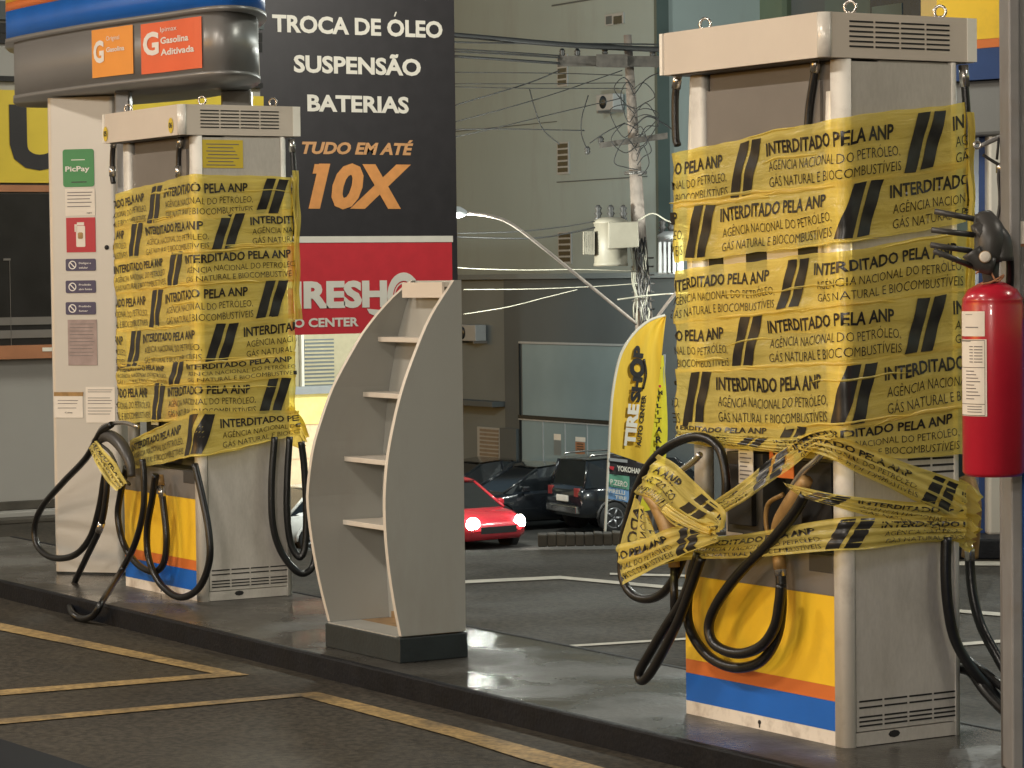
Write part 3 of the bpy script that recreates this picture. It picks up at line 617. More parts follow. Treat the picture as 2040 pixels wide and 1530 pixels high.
def backquad(b, ya, zs, m, x1=XR-.0225, th=.015):
    for a, c in zip(zs, zs[1:]): b.hexa([(XLz(a)+.0225, ya, a), (x1, ya, a), (x1, ya, c), (XLz(c)+.0225, ya, c)], (0, th, 0), m)
b = MB(); backquad(b, yb0-.016, [PZ+(ztop-.001-PZ)*k/14 for k in range(15)], 'shelf'); b.build('back_panel', sh)
def board(b, y0, y1, z0, z1, m): xl = max(XLz(z0), XLz(z1))+.0225; b.box(xl, XR-.0225, y0, y1, z0, z1, m)
b = MB(); board(b, yb0-.15, yb0-.017, PZ, PZ+.004, 'stain'); board(b, yb0-.30, yb0-.1505, PZ, PZ+.004, 'shelf')
b.quad([(-10.07, yb0-.0168, PZ+.004), (XR-.024, yb0-.0168, PZ+.004), (XR-.024, yb0-.0168, PZ+.10), (XR-.2, yb0-.0168, PZ+.075), (-10.07, yb0-.0168, PZ+.03)], 'stain'); b.build('bottom_board', sh)
def yprof(z):
    for i in range(len(PR)-1):
        if (PR[i].z-z)*(PR[i+1].z-z) <= 0: q = (z-PR[i].z)/(PR[i+1].z-PR[i].z+1e-9); return PR[i].y+(PR[i+1].y-PR[i].y)*q
    return PR[0].y
for py in (677, 789, 920, 1049):
    z = onX(800, py, XR-.3).z; y0 = yprof(z)+.145*(1 if py > 700 else .55)
    b = MB(); board(b, min(y0, yb0-.05), yb0-.017, z-.010, z+.010, 'shelf_edge'); b.build('shelf_board', sh, bev=.002)
b = MB(); y0 = yprof(ztop-.07)+.012; board(b, y0+.011, yb0-.017, ztop-.026, ztop-.008, 'shelf_edge'); board(b, y0, y0+.010, ztop-.068, ztop-.008, 'cream')
b.build('top_board', sh)
b = MB(); b.lathe([(.011, 0), (.011, .003)], (XR-.10, yb0-.017, ztop-.15), (0, -1, 0), 'slot', 12); b.build('key_lock', sh)
b = MB(); b.box(-10.112, XR+.006, PR[0].y-.012, yb0+.006, 0, PZ-.001, 'plinth'); b.build('plinth', sh, bev=.004)

# ------------------------------------------------------------------ overhead island sign with white column (left)
sg = thing('island_sign', 'curved overhead fuel sign in grey, blue and yellow on a white column covered in stickers', 'sign', tuple(onZ(175, 1144, 0)))
plan = [(28, 14.5), (60, 14.3), (120, 14.0), (185, 13.72), (265, 13.44), (335, 13.22), (395, 13.02), (440, 12.95), (478, 13.0), (503, 13.14), (515, 13.35), (508, 13.7), (480, 14.1), (380, 14.7), (200, 15.2), (60, 15.2), (30, 14.9)]
def planpts(py, ex=1.0):
    P = [at(x, py, d) for x, d in plan]; c = sum(P, V())/len(P); P = cr(P+[P[0]], 4)[:-1]
    return [((p.x-c.x)*ex+c.x, (p.y-c.y)*ex+c.y) for p in P]
def zat(x, y, d): return at(x, y, d).z
zb, zm = zat(400, 143, 13.02), zat(400, 26, 13.02)
b = MB(); b.prism(planpts(90), zb, zm, 'fascia', True); b.prism(planpts(90, 1.012), zb-.02, zb-.0005, 'fascia', True); b.build('fascia', sg)
z1 = zm+.16; z2 = z1+.045; z3 = z2+.45
b = MB(); b.prism(planpts(90, 1.07), zm+.0005, zm+.022, 'fascia', True); b.prism(planpts(90, 1.06), zm+.0225, z1, 'blue', True); b.prism(planpts(90, 1.06), z1+.0005, z2, 'orange', True); b.prism(planpts(90, 1.06), z2+.0005, z3, 'yellow', True); b.build('colour_band', sg)
def curved(mb, x0, x1, yt, yb_, m, off):   # sticker on the curved fascia: follows its plan
    P = cr([at(x, 90, d) for x, d in plan], 8); out = []
    seg = []
    for i in range(9):
        px = x0+(x1-x0)*i/8
        for k in range(4, 8*10):
            a, c = P[k], P[k+1]
            def sx(p): q = p-CAMP; return 1020+FPX*q.dot(rt)/q.dot(fw)
            if sx(a) <= px <= sx(c): q = (px-sx(a))/(sx(c)-sx(a)); seg.append(a.lerp(c, q)); break
    return seg
def fstick(x0, x1, y0, y1, m, items):
    seg = curved(None, x0, x1, 0, 0, m, 0); n = len(seg); zt, zb_ = onZ, None
    mid = seg[n//2]; d = (mid-CAMP).dot(fw); zt = at((x0+x1)/2, y0, d).z; z0 = at((x0+x1)/2, y1, d).z
    def mp(u, v, o):
        q = u*(n-1); i = min(n-2, max(0, int(q))); p = seg[i].lerp(seg[i+1], q-i); t = (seg[i+1]-seg[i]); nn = V((t.y, -t.x, 0)).normalized()
        if nn.dot(CAMP-p) < 0: nn = -nn
        return V((p.x, p.y, z0+(zt-z0)*v))+nn*o
    b = MB(); b.add([mp(i/8, v, .006) for i in range(9) for v in (0, 1)], [(2*i, 2*i+2, 2*i+3, 2*i+1) for i in range(8)], m)
    for s, u0, u1, v0, ch, bd in items:
        vs, fs, _ = txt2d(s, bd); b.add([mp(u0+(u1-u0)*x, v0+ch*y, .009) for x, y in vs], fs, 'white')
    return b
fstick(185, 267, 55, 151, 'sign_g_orange', [('G', .05, .30, .30, .46, .035), ('Original', .36, .68, .74, .09, .0), ('Gasolina', .36, .80, .50, .10, .02)]).build('fuel_label', sg)
fstick(283, 404, 41, 142, 'sign_g_red', [('G', .04, .30, .36, .46, .035), ('Ipimax', .33, .60, .80, .09, .0), ('Gasolina', .33, .79, .56, .13, .025), ('Aditivada', .33, .88, .33, .13, .025)]).build('fuel_label', sg)
# white column: flat plate turned a little, with stickers
cb0 = onZ(108, 1143, 0); cb1 = onZ(244, 1146, 0)
cu = V((cb1.x-cb0.x, cb1.y-cb0.y, 0)); cw = cu.length; cu.normalize(); cn = V((cu.y, -cu.x, 0))
if cn.dot(CAMP-cb0) < 0: cn = -cn
b = MB(); CT = zb-.03; rr_ = .03; poly = []
loc2 = lambda u, v: (cb0.x+cu.x*u+cn.x*v, cb0.y+cu.y*u+cn.y*v)
for u, v in [(rr_*(1-math.cos(a)), -rr_*(1-math.sin(a))) for a in [i*math.pi/12 for i in range(7)]]+[(cw-rr_+rr_*math.sin(a), -rr_+rr_*math.cos(a)) for a in [i*math.pi/12 for i in range(7)]]+[(cw, -.16), (0, -.16)]: poly.append(loc2(u, v))
b.prism(poly, .012, CT, 'col_panel'); b.prism([loc2(.01, -.01), loc2(cw-.01, -.01), loc2(cw-.01, -.15), loc2(.01, -.15)], 0, .0115, 'plinth'); b.build('column', sg)
def cpt(px, py):      # pixel -> (u, z) on the column face
    k = ray(px, py); t = (cb0-CAMP).dot(cn)/k.dot(cn); p = CAMP+k*t; return (p-cb0).dot(cu), p.z
def c3(u, z, o): return cb0+cu*u+cn*o+V((0, 0, z-cb0.z))
def plate(b, px0, py0, px1, py1, m, o=.003, r=0):
    u0, zt = cpt(px0, py0); u1, _ = cpt(px1, py0); _, z0 = cpt(px0, py1)
    P = rrect(u0, u1, z0, zt, r, 4) if r else [(u0, z0), (u1, z0), (u1, zt), (u0, zt)]
    b.hexa([c3(u, z, o) for u, z in P], -cn*(o-.0005), m)
def ctext(b, s, px0, px1, py, ch, m, bd=.0, o=.0045):
    u0, z = cpt(px0, py); u1, _ = cpt(px1, py); b.text(s, c3(u0, z, o), c3(u1, z, o), (0, 0, ch), m, bd, off=0)
def lines(b, px0, px1, ys, m, h=.004, o=.0042):
    for i, y in enumerate(ys):
        k = .08+.10*((i*7) % 5)/5; plate(b, px0+(px1-px0)*.08, y, px1-(px1-px0)*k, y+h*400, m, o)
b = MB(); plate(b, 125, 298, 187, 373, 'green', r=.014); ctext(b, 'PicPay', 131, 179, 342, .026, 'white', .02); lines(b, 140, 172, [318], 'white'); lines(b, 140, 176, [362], 'ink', .005); b.build('sticker', sg)
b = MB(); plate(b, 130, 377, 189, 430, 'paper'); lines(b, 130, 189, [383, 389, 396, 403, 411], 'ink_grey'); ctext(b, 'NET', 174, 184, 426, .008, 'ink', .02); b.build('sticker', sg)
b = MB(); plate(b, 132, 434, 190, 503, 'red'); plate(b, 152, 450, 170, 492, 'paper', .0045, .006); plate(b, 154, 443, 168, 449, 'paper', .0045); plate(b, 149, 447, 154, 462, 'paper', .0045); plate(b, 156, 463, 166, 476, 'brass', .006, .008); b.build('sticker', sg)
for (y0, y1, l1, l2) in ((516, 540, 'Desligue o', 'celular'), (559, 584, 'Proibido', 'abrir fluidos'), (602, 627, 'Proibido', 'fumar')):
    b = MB(); plate(b, 131, y0, 191, y1, 'purple', r=.008); u, z = cpt(145, (y0+y1)/2)
    b.add([c3(u+rr*math.cos(a), z+rr*math.sin(a), .0045) for rr in (.022, .017) for a in [i*math.pi/8 for i in range(16)]], [(i, (i+1) % 16, 16+(i+1) % 16, 16+i) for i in range(16)], 'white')
    b.quad([c3(u-.014, z+.010, .0045), c3(u-.010, z+.014, .0045), c3(u+.014, z-.010, .0045), c3(u+.010, z-.014, .0045)], 'white')
    ctext(b, l1, 158, 182, y0+10, .009, 'white', .01); ctext(b, l2, 158, 184 if len(l2) > 8 else 176, y0+19, .009, 'white', .01); b.build('sticker', sg)
b = MB(); plate(b, 135, 637, 193, 728, 'paper_old'); lines(b, 135, 193, list(range(645, 715, 7)), 'ink_grey', .0025); b.build('sticker', sg)
b = MB(); plate(b, 108, 783, 165, 832, 'paper'); plate(b, 108, 781, 166, 789, 'brass', .004); lines(b, 112, 160, [797, 803, 812], 'ink_grey', .003); ctext(b, 'Caixa', 130, 145, 823, .007, 'ink', .01); b.build('notice', sg)
b = MB(); plate(b, 171, 771, 229, 842, 'paper'); lines(b, 171, 229, [776, 780, 792, 797, 803, 812, 818, 824], 'ink_grey', .003); b.build('notice', sg)
b = MB(); u, z = cpt(213, 493); b.lathe([(.012, 0), (.012, .004)], c3(u, z, .0005), cn, 'slot', 14); b.build('key_lock', sg)
# rear dark support and bracket of the sign
for x0, x1, d in ((440, 500, 14.0), (228, 258, 13.95)):
    a, c = at(x0, 200, d), at(x1, 200, d); b = MB(); b.hexa([(a.x, a.y, .0 if x0 > 300 else 1.9), (c.x, c.y, .0 if x0 > 300 else 1.9), (c.x, c.y, zb-.02), (a.x, a.y, zb-.02)], hf*.12, 'fascia'); b.build('support', sg, bev=.008)

# far right sign on its own island
s2o = at(1985, 1062, 15.6)
s2 = thing('island_sign', 'distant yellow, orange and blue fuel sign on a grey column, beyond the red extinguisher', 'sign', (s2o.x, s2o.y, GZ+.11))
def slab(b, pts, d, dv, m): b.hexa([at(x, y, d) for x, y in pts], dv, m)
b = MB(); slab(b, [(1870, 275), (2100, 262), (2100, 150), (1870, 165)], 15.6, hf*.5, 'fascia'); b.build('fascia', s2, bev=.02)
b = MB(); slab(b, [(1866, 164), (2104, 149), (2104, 84), (1866, 104)], 15.55, hf*.6, 'navy'); slab(b, [(1866, 103.5), (2104, 83.5), (2104, 66), (1866, 86)], 15.55, hf*.6, 'orange'); slab(b, [(1866, 85.5), (2104, 65.5), (2104, -60), (1866, -60)], 15.55, hf*.6, 'yellow'); b.build('colour_band', s2)
b = MB(); slab(b, [(1968, 1068), (2030, 1068), (2030, 262), (1968, 265)], 15.65, hf*.3, 'col_panel'); b.build('column', s2, bev=.02)
b = MB(); slab(b, [(1950, 1068), (1968, 1068), (1968, 262), (1950, 265)], 15.75, hf*.2, 'navy'); b.build('support', s2)

# ------------------------------------------------------------------ right steel post, extinguisher, pipe
pb = onZ(2017, 1545, 0)
po = thing('steel_post', 'grey steel canopy post with blue painted side at the right edge', 'post', (pb.x, pb.y, 0))
pl = V((rt.x, rt.y, 0)).normalized()
b = MB(); poly = [pb, pb+pl*.034, pb+pl*.034+hf*.16, pb+hf*.16]; b.prism([(p.x, p.y) for p in poly], 0, CANZ+.05, 'steel_post'); b.build('edge_profile', po, bev=.006)
q = pb+pl*.0345+hf*.01; poly = [q, q+pl*.2, q+pl*.2+hf*.15, q+hf*.15]
b = MB(); b.prism([(p.x, p.y) for p in poly], 0, 1.35, 'blue'); b.prism([(p.x, p.y) for p in poly], 1.3505, CANZ+.05, 'steel_post'); b.build('post_body', po, bev=.004)
ex = at(1978, 750, 8.15)
xt = thing('fire_extinguisher', 'red fire extinguisher with paper labels hung on the steel post', 'extinguisher', (ex.x, ex.y, at(1975, 950, 8.15).z))
zt_, zb_ = at(1978, 568, 8.15).z, at(1978, 948, 8.15).z; rad = .0885
b = MB(); b.lathe([(rad*.9, 0), (rad, .012), (rad, zt_-zb_-.06), (rad*.97, zt_-zb_-.045), (rad*.985, zt_-zb_-.04), (rad*.8, zt_-zb_-.012), (rad*.45, zt_-zb_+.005), (.024, zt_-zb_+.012)], (ex.x, ex.y, zb_), (0, 0, 1), 'ext_red', 40); b.build('cylinder', xt)
axr = -rt; vdir = V((-fw.x, -fw.y, 0)).normalized(); rdir = V((rt.x, rt.y, 0)).normalized()
def onext(ang, z, e=.0015): return V((ex.x, ex.y, 0))+(vdir*math.cos(ang)+rdir*math.sin(ang))*(rad+e)+V((0, 0, z))
def extlabel(a0, a1, py0, py1, m, txts):
    z1_, z0_ = at(1978, py0, 8.06).z, at(1978, py1, 8.06).z; n = 12; b = MB()
    b.add([onext(a0+(a1-a0)*i/n, z) for i in range(n+1) for z in (z0_, z1_)], [(2*i, 2*i+2, 2*i+3, 2*i+1) for i in range(n)], m, True)
    for u0, u1, v0, v1, mm in txts:
        k = 6; b.add([onext(a0+(a1-a0)*(u0+(u1-u0)*i/k), z0_+(z1_-z0_)*v, .0025) for i in range(k+1) for v in (v0, v1)], [(2*i, 2*i+2, 2*i+3, 2*i+1) for i in range(k)], mm, True)
    return b
extlabel(-1.5, -.42, 620, 670, 'paper', [(.3, .8, .34, .38, 'ink_grey'), (.3, .6, .86, .88, 'ink_grey')]).build('label', xt)
tx = [(.0, .94, .985, .992, 'ink'), (.0, .94, .008, .015, 'ink'), (.94, .95, .008, .99, 'ink'), (.0, .94, .63, .637, 'ink'), (.0, .94, .155, .162, 'ink'), (.0, .5, .97, .98, 'ink_grey')]
for i in range(9): tx.append((.3, .62+.25*((i*5) % 4)/4, .58-i*.045, .592-i*.045, 'ink_grey'))
for i in range(6): tx.append((.62, .88, .9-i*.04, .912-i*.04, 'ink_grey')); tx.append((.45, .58, .9-i*.04, .912-i*.04, 'ink_grey'))
for i in range(3): tx.append((.35, .85, .12-i*.035, .13-i*.035, 'ink_grey'))
extlabel(-1.5, -.36, 676, 830, 'paper', tx).build('label', xt)
dv = 8.12
b = MB(); b.tube([at(1975, 570, dv), at(1973, 545, dv), at(1972, 505, dv)], [.022, .024, .03], 'panel_dark', 12); b.tube(cr([at(1945, 470, dv), at(1968, 460, dv), at(1992, 480, dv), at(1995, 520, dv)], 5), .034, 'panel_dark', 12)
b.tube(cr([at(1958, 430, dv+.03), at(1972, 470, dv), at(1968, 520, dv)], 5), [.03, .034, .038, .042, .045, .046, .046, .045, .044, .042, .04][:11], 'panel_dark', 12); b.tube(cr([at(1935, 500, dv-.02), at(1950, 520, dv-.02), at(1978, 530, dv-.02)], 4), .030, 'panel_dark', 10); b.build('valve', xt)
b = MB(); b.lathe([(.016, 0), (.016, .008), (.012, .010)], at(1962, 512, dv-.06), -fw, 'paper', 16); b.lathe([(.018, 0), (.018, .006)], at(1962, 512, dv-.055), -fw, 'brass', 16); b.build('gauge', xt)
for i, (p, q_) in enumerate((((1940, 436), (1862, 421)), ((1940, 468), (1856, 458)), ((1935, 500), (1855, 488)), ((1935, 530), (1862, 500)))):
    b = MB(); b.tube([at(*p, dv-.01*i), at(*q_, dv-.03*i)], .0085, 'panel_dark', 8); b.build('lever', xt)
b = MB(); b.tube(cr([at(1945, 545, dv-.03), at(1965, 528, dv-.03), at(1985, 560, dv-.03), at(2000, 548, dv-.03), at(1975, 562, dv-.03), at(1955, 566, dv-.03)], 6), .003, 'terracotta', 6); b.build('seal_wire', xt)
b = MB(); b.tube(cr([at(2000, 470, dv+.03), at(2012, 520, dv+.05), at(2010, 600, dv+.1), at(2000, 800, dv+.11)], 6), .012, 'rubber', 10); b.build('discharge_hose', xt)
# pipe with hook bracket beside post
ppx = at(2003, 640, 8.45)
pi_ = thing('pipe', 'slim pale upright pipe with a hook arm and looped cable beside the post', 'pipe', (ppx.x, ppx.y, 0))
b = MB(); b.tube([V((ppx.x, ppx.y, 0)), V((ppx.x, ppx.y, at(2003, 335, 8.45).z))], .020, 'steel_post', 14); b.lathe([(.026, 0), (.026, .03)], (ppx.x, ppx.y, at(2003, 345, 8.45).z), (0, 0, 1), 'ferrule', 14); b.build('tube', pi_)
b = MB(); b.tube(cr([at(2030, 258, 8.45), at(1995, 272, 8.43), at(1955, 290, 8.4)], 5), .007, 'steel_post', 8); b.torus(at(1947, 289, 8.4), fw, .010, .004, 'ferrule'); b.tube([at(1990, 274, 8.42), at(1986, 318, 8.42)], .004, 'wire', 6); b.build('hook_arm', pi_)
b = MB(); b.tube(cr([at(1958, 308, 8.42), at(1985, 325, 8.42), at(2015, 338, 8.42), at(2029, 322, 8.42), at(2012, 312, 8.42), at(1990, 340, 8.42), at(1992, 400, 8.42), at(1985, 450, 8.42)], 7), .005, 'wire', 7); b.tube(cr([at(2003, 330, 8.44), at(2007, 300, 8.44), at(2004, 250, 8.44)], 5), .006, 'wire', 7); b.build('cable', pi_)
pn = at(2034, 415, 8.2); b = MB(); slab(b, [(2022, 492), (2075, 490), (2075, 340), (2022, 342)], 8.28, hf*.003, 'terracotta'); slab(b, [(2026, 486), (2075, 484), (2075, 440), (2026, 441)], 8.276, hf*.003, 'paper'); solo(b, 'notice_board', 'reddish printed notice fixed on the steel post at the right edge', 'notice', tuple(pn))

# ------------------------------------------------------------------ convenience store (left) : wall faces +X
XS = -17.7
st = thing('convenience_store', 'convenience store wall with yellow band reading U and a dark window at the far left', 'building', (XS, 6, GZ))
def XSP(x, y, o=0.0): return onX(x, y, XS+o)
def pane(b, px0, py0, px1, py1, m, o, th=.02):
    A = onX(px0, py0, XS); Bq = onX(px1, py1, XS); b.box(XS+o-th, XS+o, A.y, Bq.y, Bq.z, A.z, m)
b = MB(); y0, y1 = 2.0, onX(520, 300, XS).y; ztop_ = 6.0; b.box(XS-5, XS, y0, y1, GZ, ztop_, 'store_wall'); b.build('wall', st)
b = MB(); pane(b, -80, 178, 520, 368, 'store_yellow', .06, .058); A = XSP(20, 338, .06); Bq = XSP(140, 338, .06); b.text('U', A+V((.0, 0, 0)), Bq, (0, 0, XSP(20, 208, .06).z-A.z), 'sign_black', .05, off=.004); b.build('sign_band', st)
b = MB(); pane(b, -80, 368.5, 520, 385, 'terracotta', .05, .048); b.build('orange_strip', st)
b = MB(); pane(b, -80, 386, 520, 690, 'store_dark', .04, .038)
for x0, y0_, x1, y1_ in ((14, 520, 18, 690), (-80, 634, 520, 637), (-80, 660, 520, 662), (2, 515, 16, 519)): pane(b, x0, y0_, x1, y1_, 'panel_grey', .046, .005)
b.build('window', st)
b = MB(); pane(b, -80, 690.5, 520, 701, 'terracotta', .09, .088); pane(b, 74, 692, 100, 699, 'sign_white', .094, .003); b.build('window_sill', st)
b = MB(); b.box(XS+.001, XS+.18, 3, y1, GZ, GZ+.06, 'store_wall'); b.box(XS+.181, XS+.36, 3, y1, GZ, GZ+.03, 'stone'); b.box(XS+.001, XS+.03, 3, y1, GZ+.0605, GZ+.12, 'stone'); b.build('step', st, bev=.006)
b = MB(); pane(b, -80, 0, 520, 60, 'facade_low', .05, .048); pane(b, -80, 63, 520, 66, 'slot', .02, .018); pane(b, -80, 84, 520, 86, 'slot', .02, .018); pane(b, -80, 160, 520, 166, 'slot', .03, .028); b.build('soffit', st)

# ------------------------------------------------------------------ billboard facing +X
XB = at(720, 400, 30).x
bb = thing('billboard', 'tall black and red auto centre billboard offering oil change, suspension and batteries', 'billboard', tuple(onX(720, 672, XB)))
A, Bq = onX(440, 668, XB), onX(899, 668, XB); zT = onX(720, -120, XB).z
def BP(x, y, o=.0): p = onX(x, y, XB); return V((XB+o, p.y, p.z))
b = MB(); b.box(XB-.35, XB-.001, A.y, Bq.y+.09, A.z, zT, 'sign_black'); b.build('frame', bb)
def bpane(b, x0, yt, x1, yb_, m, o=.012):   # edges horizontal in the world, measured at x = 720
    z1_, z0_ = onX(720, yt, XB).z, onX(720, yb_, XB).z; b.box(XB, XB+o, onX(x0, 400, XB).y, onX(x1, 400, XB).y, z0_, z1_, m)
b = MB(); bpane(b, 440, -118, 896, 470, 'sign_black'); bpane(b, 440, 470.5, 900, 483, 'sign_white', .016); bpane(b, 440, 484, 898, 664, 'sign_red')
def btext(s, x0, x1, yb_, ycap, m, bd, shear=0.0):
    xm = (x0+x1)/2; z0_ = onX(xm, yb_, XB).z; ch = onX(xm, ycap, XB).z-z0_
    b.text(s, (XB+.012, onX(x0, yb_, XB).y, z0_), (XB+.012, onX(x1, yb_, XB).y, z0_), (0, 0, ch), m, bd, shear, off=.006)
btext('TROCA DE OLEO', 541, 880, 70, 36, 'sign_white', .035); btext('/', 783, 789, 33, 24, 'sign_white', .05); btext('SUSPENSÃO', 584, 837, 148, 114, 'sign_white', .035); btext('BATERIAS', 611, 813, 224, 191, 'sign_white', .035)
btext('TUDO EM ATÉ', 600, 822, 308, 284, 'sign_tan', .04, .25); btext('10X', 613, 818, 416, 327, 'sign_orange', .05, .25)
btext('TIRESH', 534, 770, 614, 560, 'sign_white', .05); btext('AUTO CENTER', 528, 713, 652, 634, 'sign_white', .035)
btext('P', 836, 884, 614, 560, 'sign_white', .05)
b.add([BP(*p, .019) for p in [(621, 346), (625, 327), (652, 327), (648, 346)]], [(0, 1, 2, 3)], 'sign_orange')
cO = onX(803, 590, XB)
for r0, r1, mm in ((.255, .165, 'sign_white'), (.15, .135, 'sign_white')):
    b.add([(XB+.018, cO.y+rr*.8*math.cos(a), cO.z+rr*math.sin(a)) for rr in (r0, r1) for a in [i*math.pi/16 for i in range(32)]], [(i, (i+1) % 32, 32+(i+1) % 32, 32+i) for i in range(32)], mm)
pw = onX(762, 618, XB); b.add([(XB+.018, pw.y+x, pw.z+z) for x, z in [(-.2, .02), (-.17, -.03), (-.1, -.06), (0, -.07), (.1, -.05), (.1, .0), (0, .0), (-.1, .01)]], [tuple(range(8))], 'sign_white')
b.build('face', bb)
b = MB(); pp = onX(778, 668, XB); b.box(XB-.25, XB-.10, pp.y-.09, pp.y+.09, -1.9, A.z-.002, 'panel_dark'); b.build('leg', bb)
fo = MB(); ym = onX(720, 400, XB).y; fo.tube([(XB-.1, ym, 5.2), (XB+4.6, ym, 6.0)], .03, 'panel_dark', 8); fo.box(XB+4.4, XB+4.8, ym-.25, ym+.25, 5.9, 6.05, 'panel_dark')
solo(fo, 'added_board_floodlight', 'added unseen floodlight on an arm above the black and red billboard', 'lamp', (XB+4.6, ym, 5.9))  # out-of-view fitting added to brighten the billboard face
area('added_board_fill', (XB+4.6, ym, 5.86), (.4, .5), 440, (1, .95, .85), (XB, ym, .6))

# ------------------------------------------------------------------ tyre shop glimpsed between pump and shelf
XT = at(610, 800, 62).x
ts = thing('tire_shop', 'brightly lit shop front with blinds and a yellow band glimpsed below the billboard', 'building', (XT, at(610, 800, 62).y, SZ))
def tp(b, x0, yt, x1, yb_, m, o=.0, th=.1):
    a, c = onX(x0, yt, XT), onX(x1, yb_, XT); b.box(XT+o-th, XT+o, a.y, c.y, c.z, a.z, m)
b = MB(); tp(b, 430, 200, 905, 1100, 'beige', 0, 3); b.build('wall', ts)
b = MB(); tp(b, 604, 676, 664, 770, 'facade_pale', .06, .055)
for i in range(12): tp(b, 604, 679+i*7.6, 664, 681+i*7.6, 'beige', .075, .012)
b.build('window_blind', ts)
b = MB(); tp(b, 594, 600, 602, 772, 'sign_white', .12, .11); b.build('pilaster', ts)
b = MB(); tp(b, 500, 773, 760, 779, 'frame_grey', .22, .2); b.build('ledge', ts)
b = MB(); tp(b, 500, 783, 760, 838, 'shop_yellow', .1, .095); b.build('sign_band', ts)
b = MB(); tp(b, 500, 839, 760, 905, 'shop_peach', .06, .055); tp(b, 500, 906, 760, 1090, 'shop_peach', .03, .028); b.build('lit_opening', ts)

# ------------------------------------------------------------------ building across the street (facade faces -Y)
YF = at(1100, 800, 72).y
ap = thing('apartment_building', 'tall pale plaster apartment block with small slotted windows behind the utility pole', 'building', (at(1100, 800, 72).x, YF, SZ))
def FP(x, y, o=0.0): p = onY(x, y, YF); return V((p.x, YF-o, p.z))
def fpane(b, x0, yt, x1, yb_, m, o=.0, th=.1, ref=None):   # rectangle on the facade, true horizontals; measured at its left edge
    a, c = onY(x0, yt, YF), onY(x1, yb_, YF); zt2 = a.z; z2 = onY(x0, yb_, YF).z
    b.box(a.x, c.x, YF-o, YF-o+th, z2, zt2, m)
b = MB(); a_ = onY(700, -300, YF); c_ = onY(1311, 545, YF); b.box(a_.x, c_.x, YF, YF+14, SZ, 16, 'facade'); b.build('wall', ap)
b = MB(); b.box(c_.x+.01, c_.x+.12, YF-.05, YF+.3, SZ, 16, 'tile_teal'); b.build('downpipe', ap)
for x0, yt, x1, n_p in ((1113, 112, 1130, 5), (1113, 286, 1133, 5), (1115, 464, 1138, 5)):
    b = MB(); fpane(b, x0-2, yt-2, x1+2, yt+62, 'frame_grey', .03, .029)
    for k in range(n_p): fpane(b, x0, yt+1+k*12, x1, yt+9.5+k*12, 'win_dark', .034, .003)
    b.build('slot_window', ap)
b = MB(); fpane(b, 1207, 30, 1244, 52, 'frame_grey', .03, .029); fpane(b, 1209, 33, 1221, 49, 'facade_low', .034, .003); fpane(b, 1224, 33, 1241, 49, 'win_dark', .034, .003); b.build('bathroom_window', ap)
b = MB(); fpane(b, 1100, 10, 1290, 13, 'facade_low', .02, .019); fpane(b, 1110, 362, 1290, 364, 'facade_low', .02, .019); fpane(b, 900, 262, 1110, 263.5, 'facade_low', .015, .014); b.build('plaster_joint', ap)
def ac_unit(x0, yt, x1, yb_, label, o=.0, Yp=None):
    Yp = Yp or YF; a, c = onY(x0, yt, Yp), onY(x1, yb_, Yp); z2 = onY(x0, yb_, Yp).z
    r = thing('air_conditioner', label, 'air conditioner', ((a.x+c.x)/2, Yp, z2), 'air conditioner units on the far wall')
    b = MB(); b.box(a.x, c.x, Yp-.38-o, Yp-.06-o, z2, a.z, 'frame_grey'); b.build('casing', r, bev=.02)
    h_ = (a.z-z2); cx = a.x+(c.x-a.x)*.42; b = MB(); b.lathe([(h_*.40, 0), (h_*.40, .012), (h_*.12, .014)], (cx, Yp-.381-o, (a.z+z2)/2), (0, -1, 0), 'win_dark', 20); b.build('fan_grille', r)
    b = MB(); b.box(a.x+.05, a.x+.1, Yp-.4-o, Yp+.02, z2-.06, z2-.003, 'panel_grey'); b.box(c.x-.1, c.x-.05, Yp-.4-o, Yp+.02, z2-.06, z2-.003, 'panel_grey'); b.build('bracket', r)
    return r
ac_unit(1213, 190, 1247, 222, 'grey air conditioner high on pale wall left of the utility pole')
# podium in front
YD = YF-2.0
pd = thing('shop_block', 'dark grey street-level shop block with a tall lit glass front behind the cars', 'building', (at(1100, 950, 70).x, YD, SZ))
def dp(b, x0, yt, x1, yb_, m, o=.0, th=.1):
    a, c = onY(x0, yt, YD), onY(x1, yb_, YD); b.box(a.x, c.x, YD-o, YD-o+th, onY(x0, yb_, YD).z, a.z, m)
b = MB(); dp(b, 1003, 556, 1700, 1060, 'facade_low', 0, 1.9); dp(b, 640, 556, 1002.5, 1060, 'facade_pale', -.12, 1.7); b.build('wall', pd)
b = MB(); dp(b, 640, 551, 1700, 560, 'facade_pale', .16, 1.9); b.build('parapet', pd)
b = MB(); dp(b, 840, 790, 1001, 800, 'facade_low', .3, .4); b.build('ledge', pd)
b = MB(); dp(b, 945, 850, 1000, 1040, 'frame_grey', -.08, .1)
for k in range(22): dp(b, 951, 854+k*8, 988, 859+k*8, 'louvre', -.065, .02)
b.build('louvre_door', pd)
b = MB(); dp(b, 1002, 852, 1037, 1060, 'facade_low', .10, .09); b.build('pillar', pd)
for (y0_, y1_) in ((685, 826), (834, 1010)):
    b = MB(); dp(b, 1041, y0_, 1300, y1_, 'shopglass', .02, .018); b.build('glass_front', pd)
b = MB(); dp(b, 1036, 680, 1300, 684, 'frame_grey', .05, .06); dp(b, 1036, 826.5, 1300, 833, 'win_dark', .06, .08); dp(b, 1036, 833.2, 1300, 836, 'frame_grey', .05, .06); dp(b, 1036, 684.2, 1040.5, 1010, 'win_dark', .05, .06)
for x in (1084, 1128, 1172): dp(b, x, 836.2, x+1.6, 1010, 'frame_grey', .045, .03)
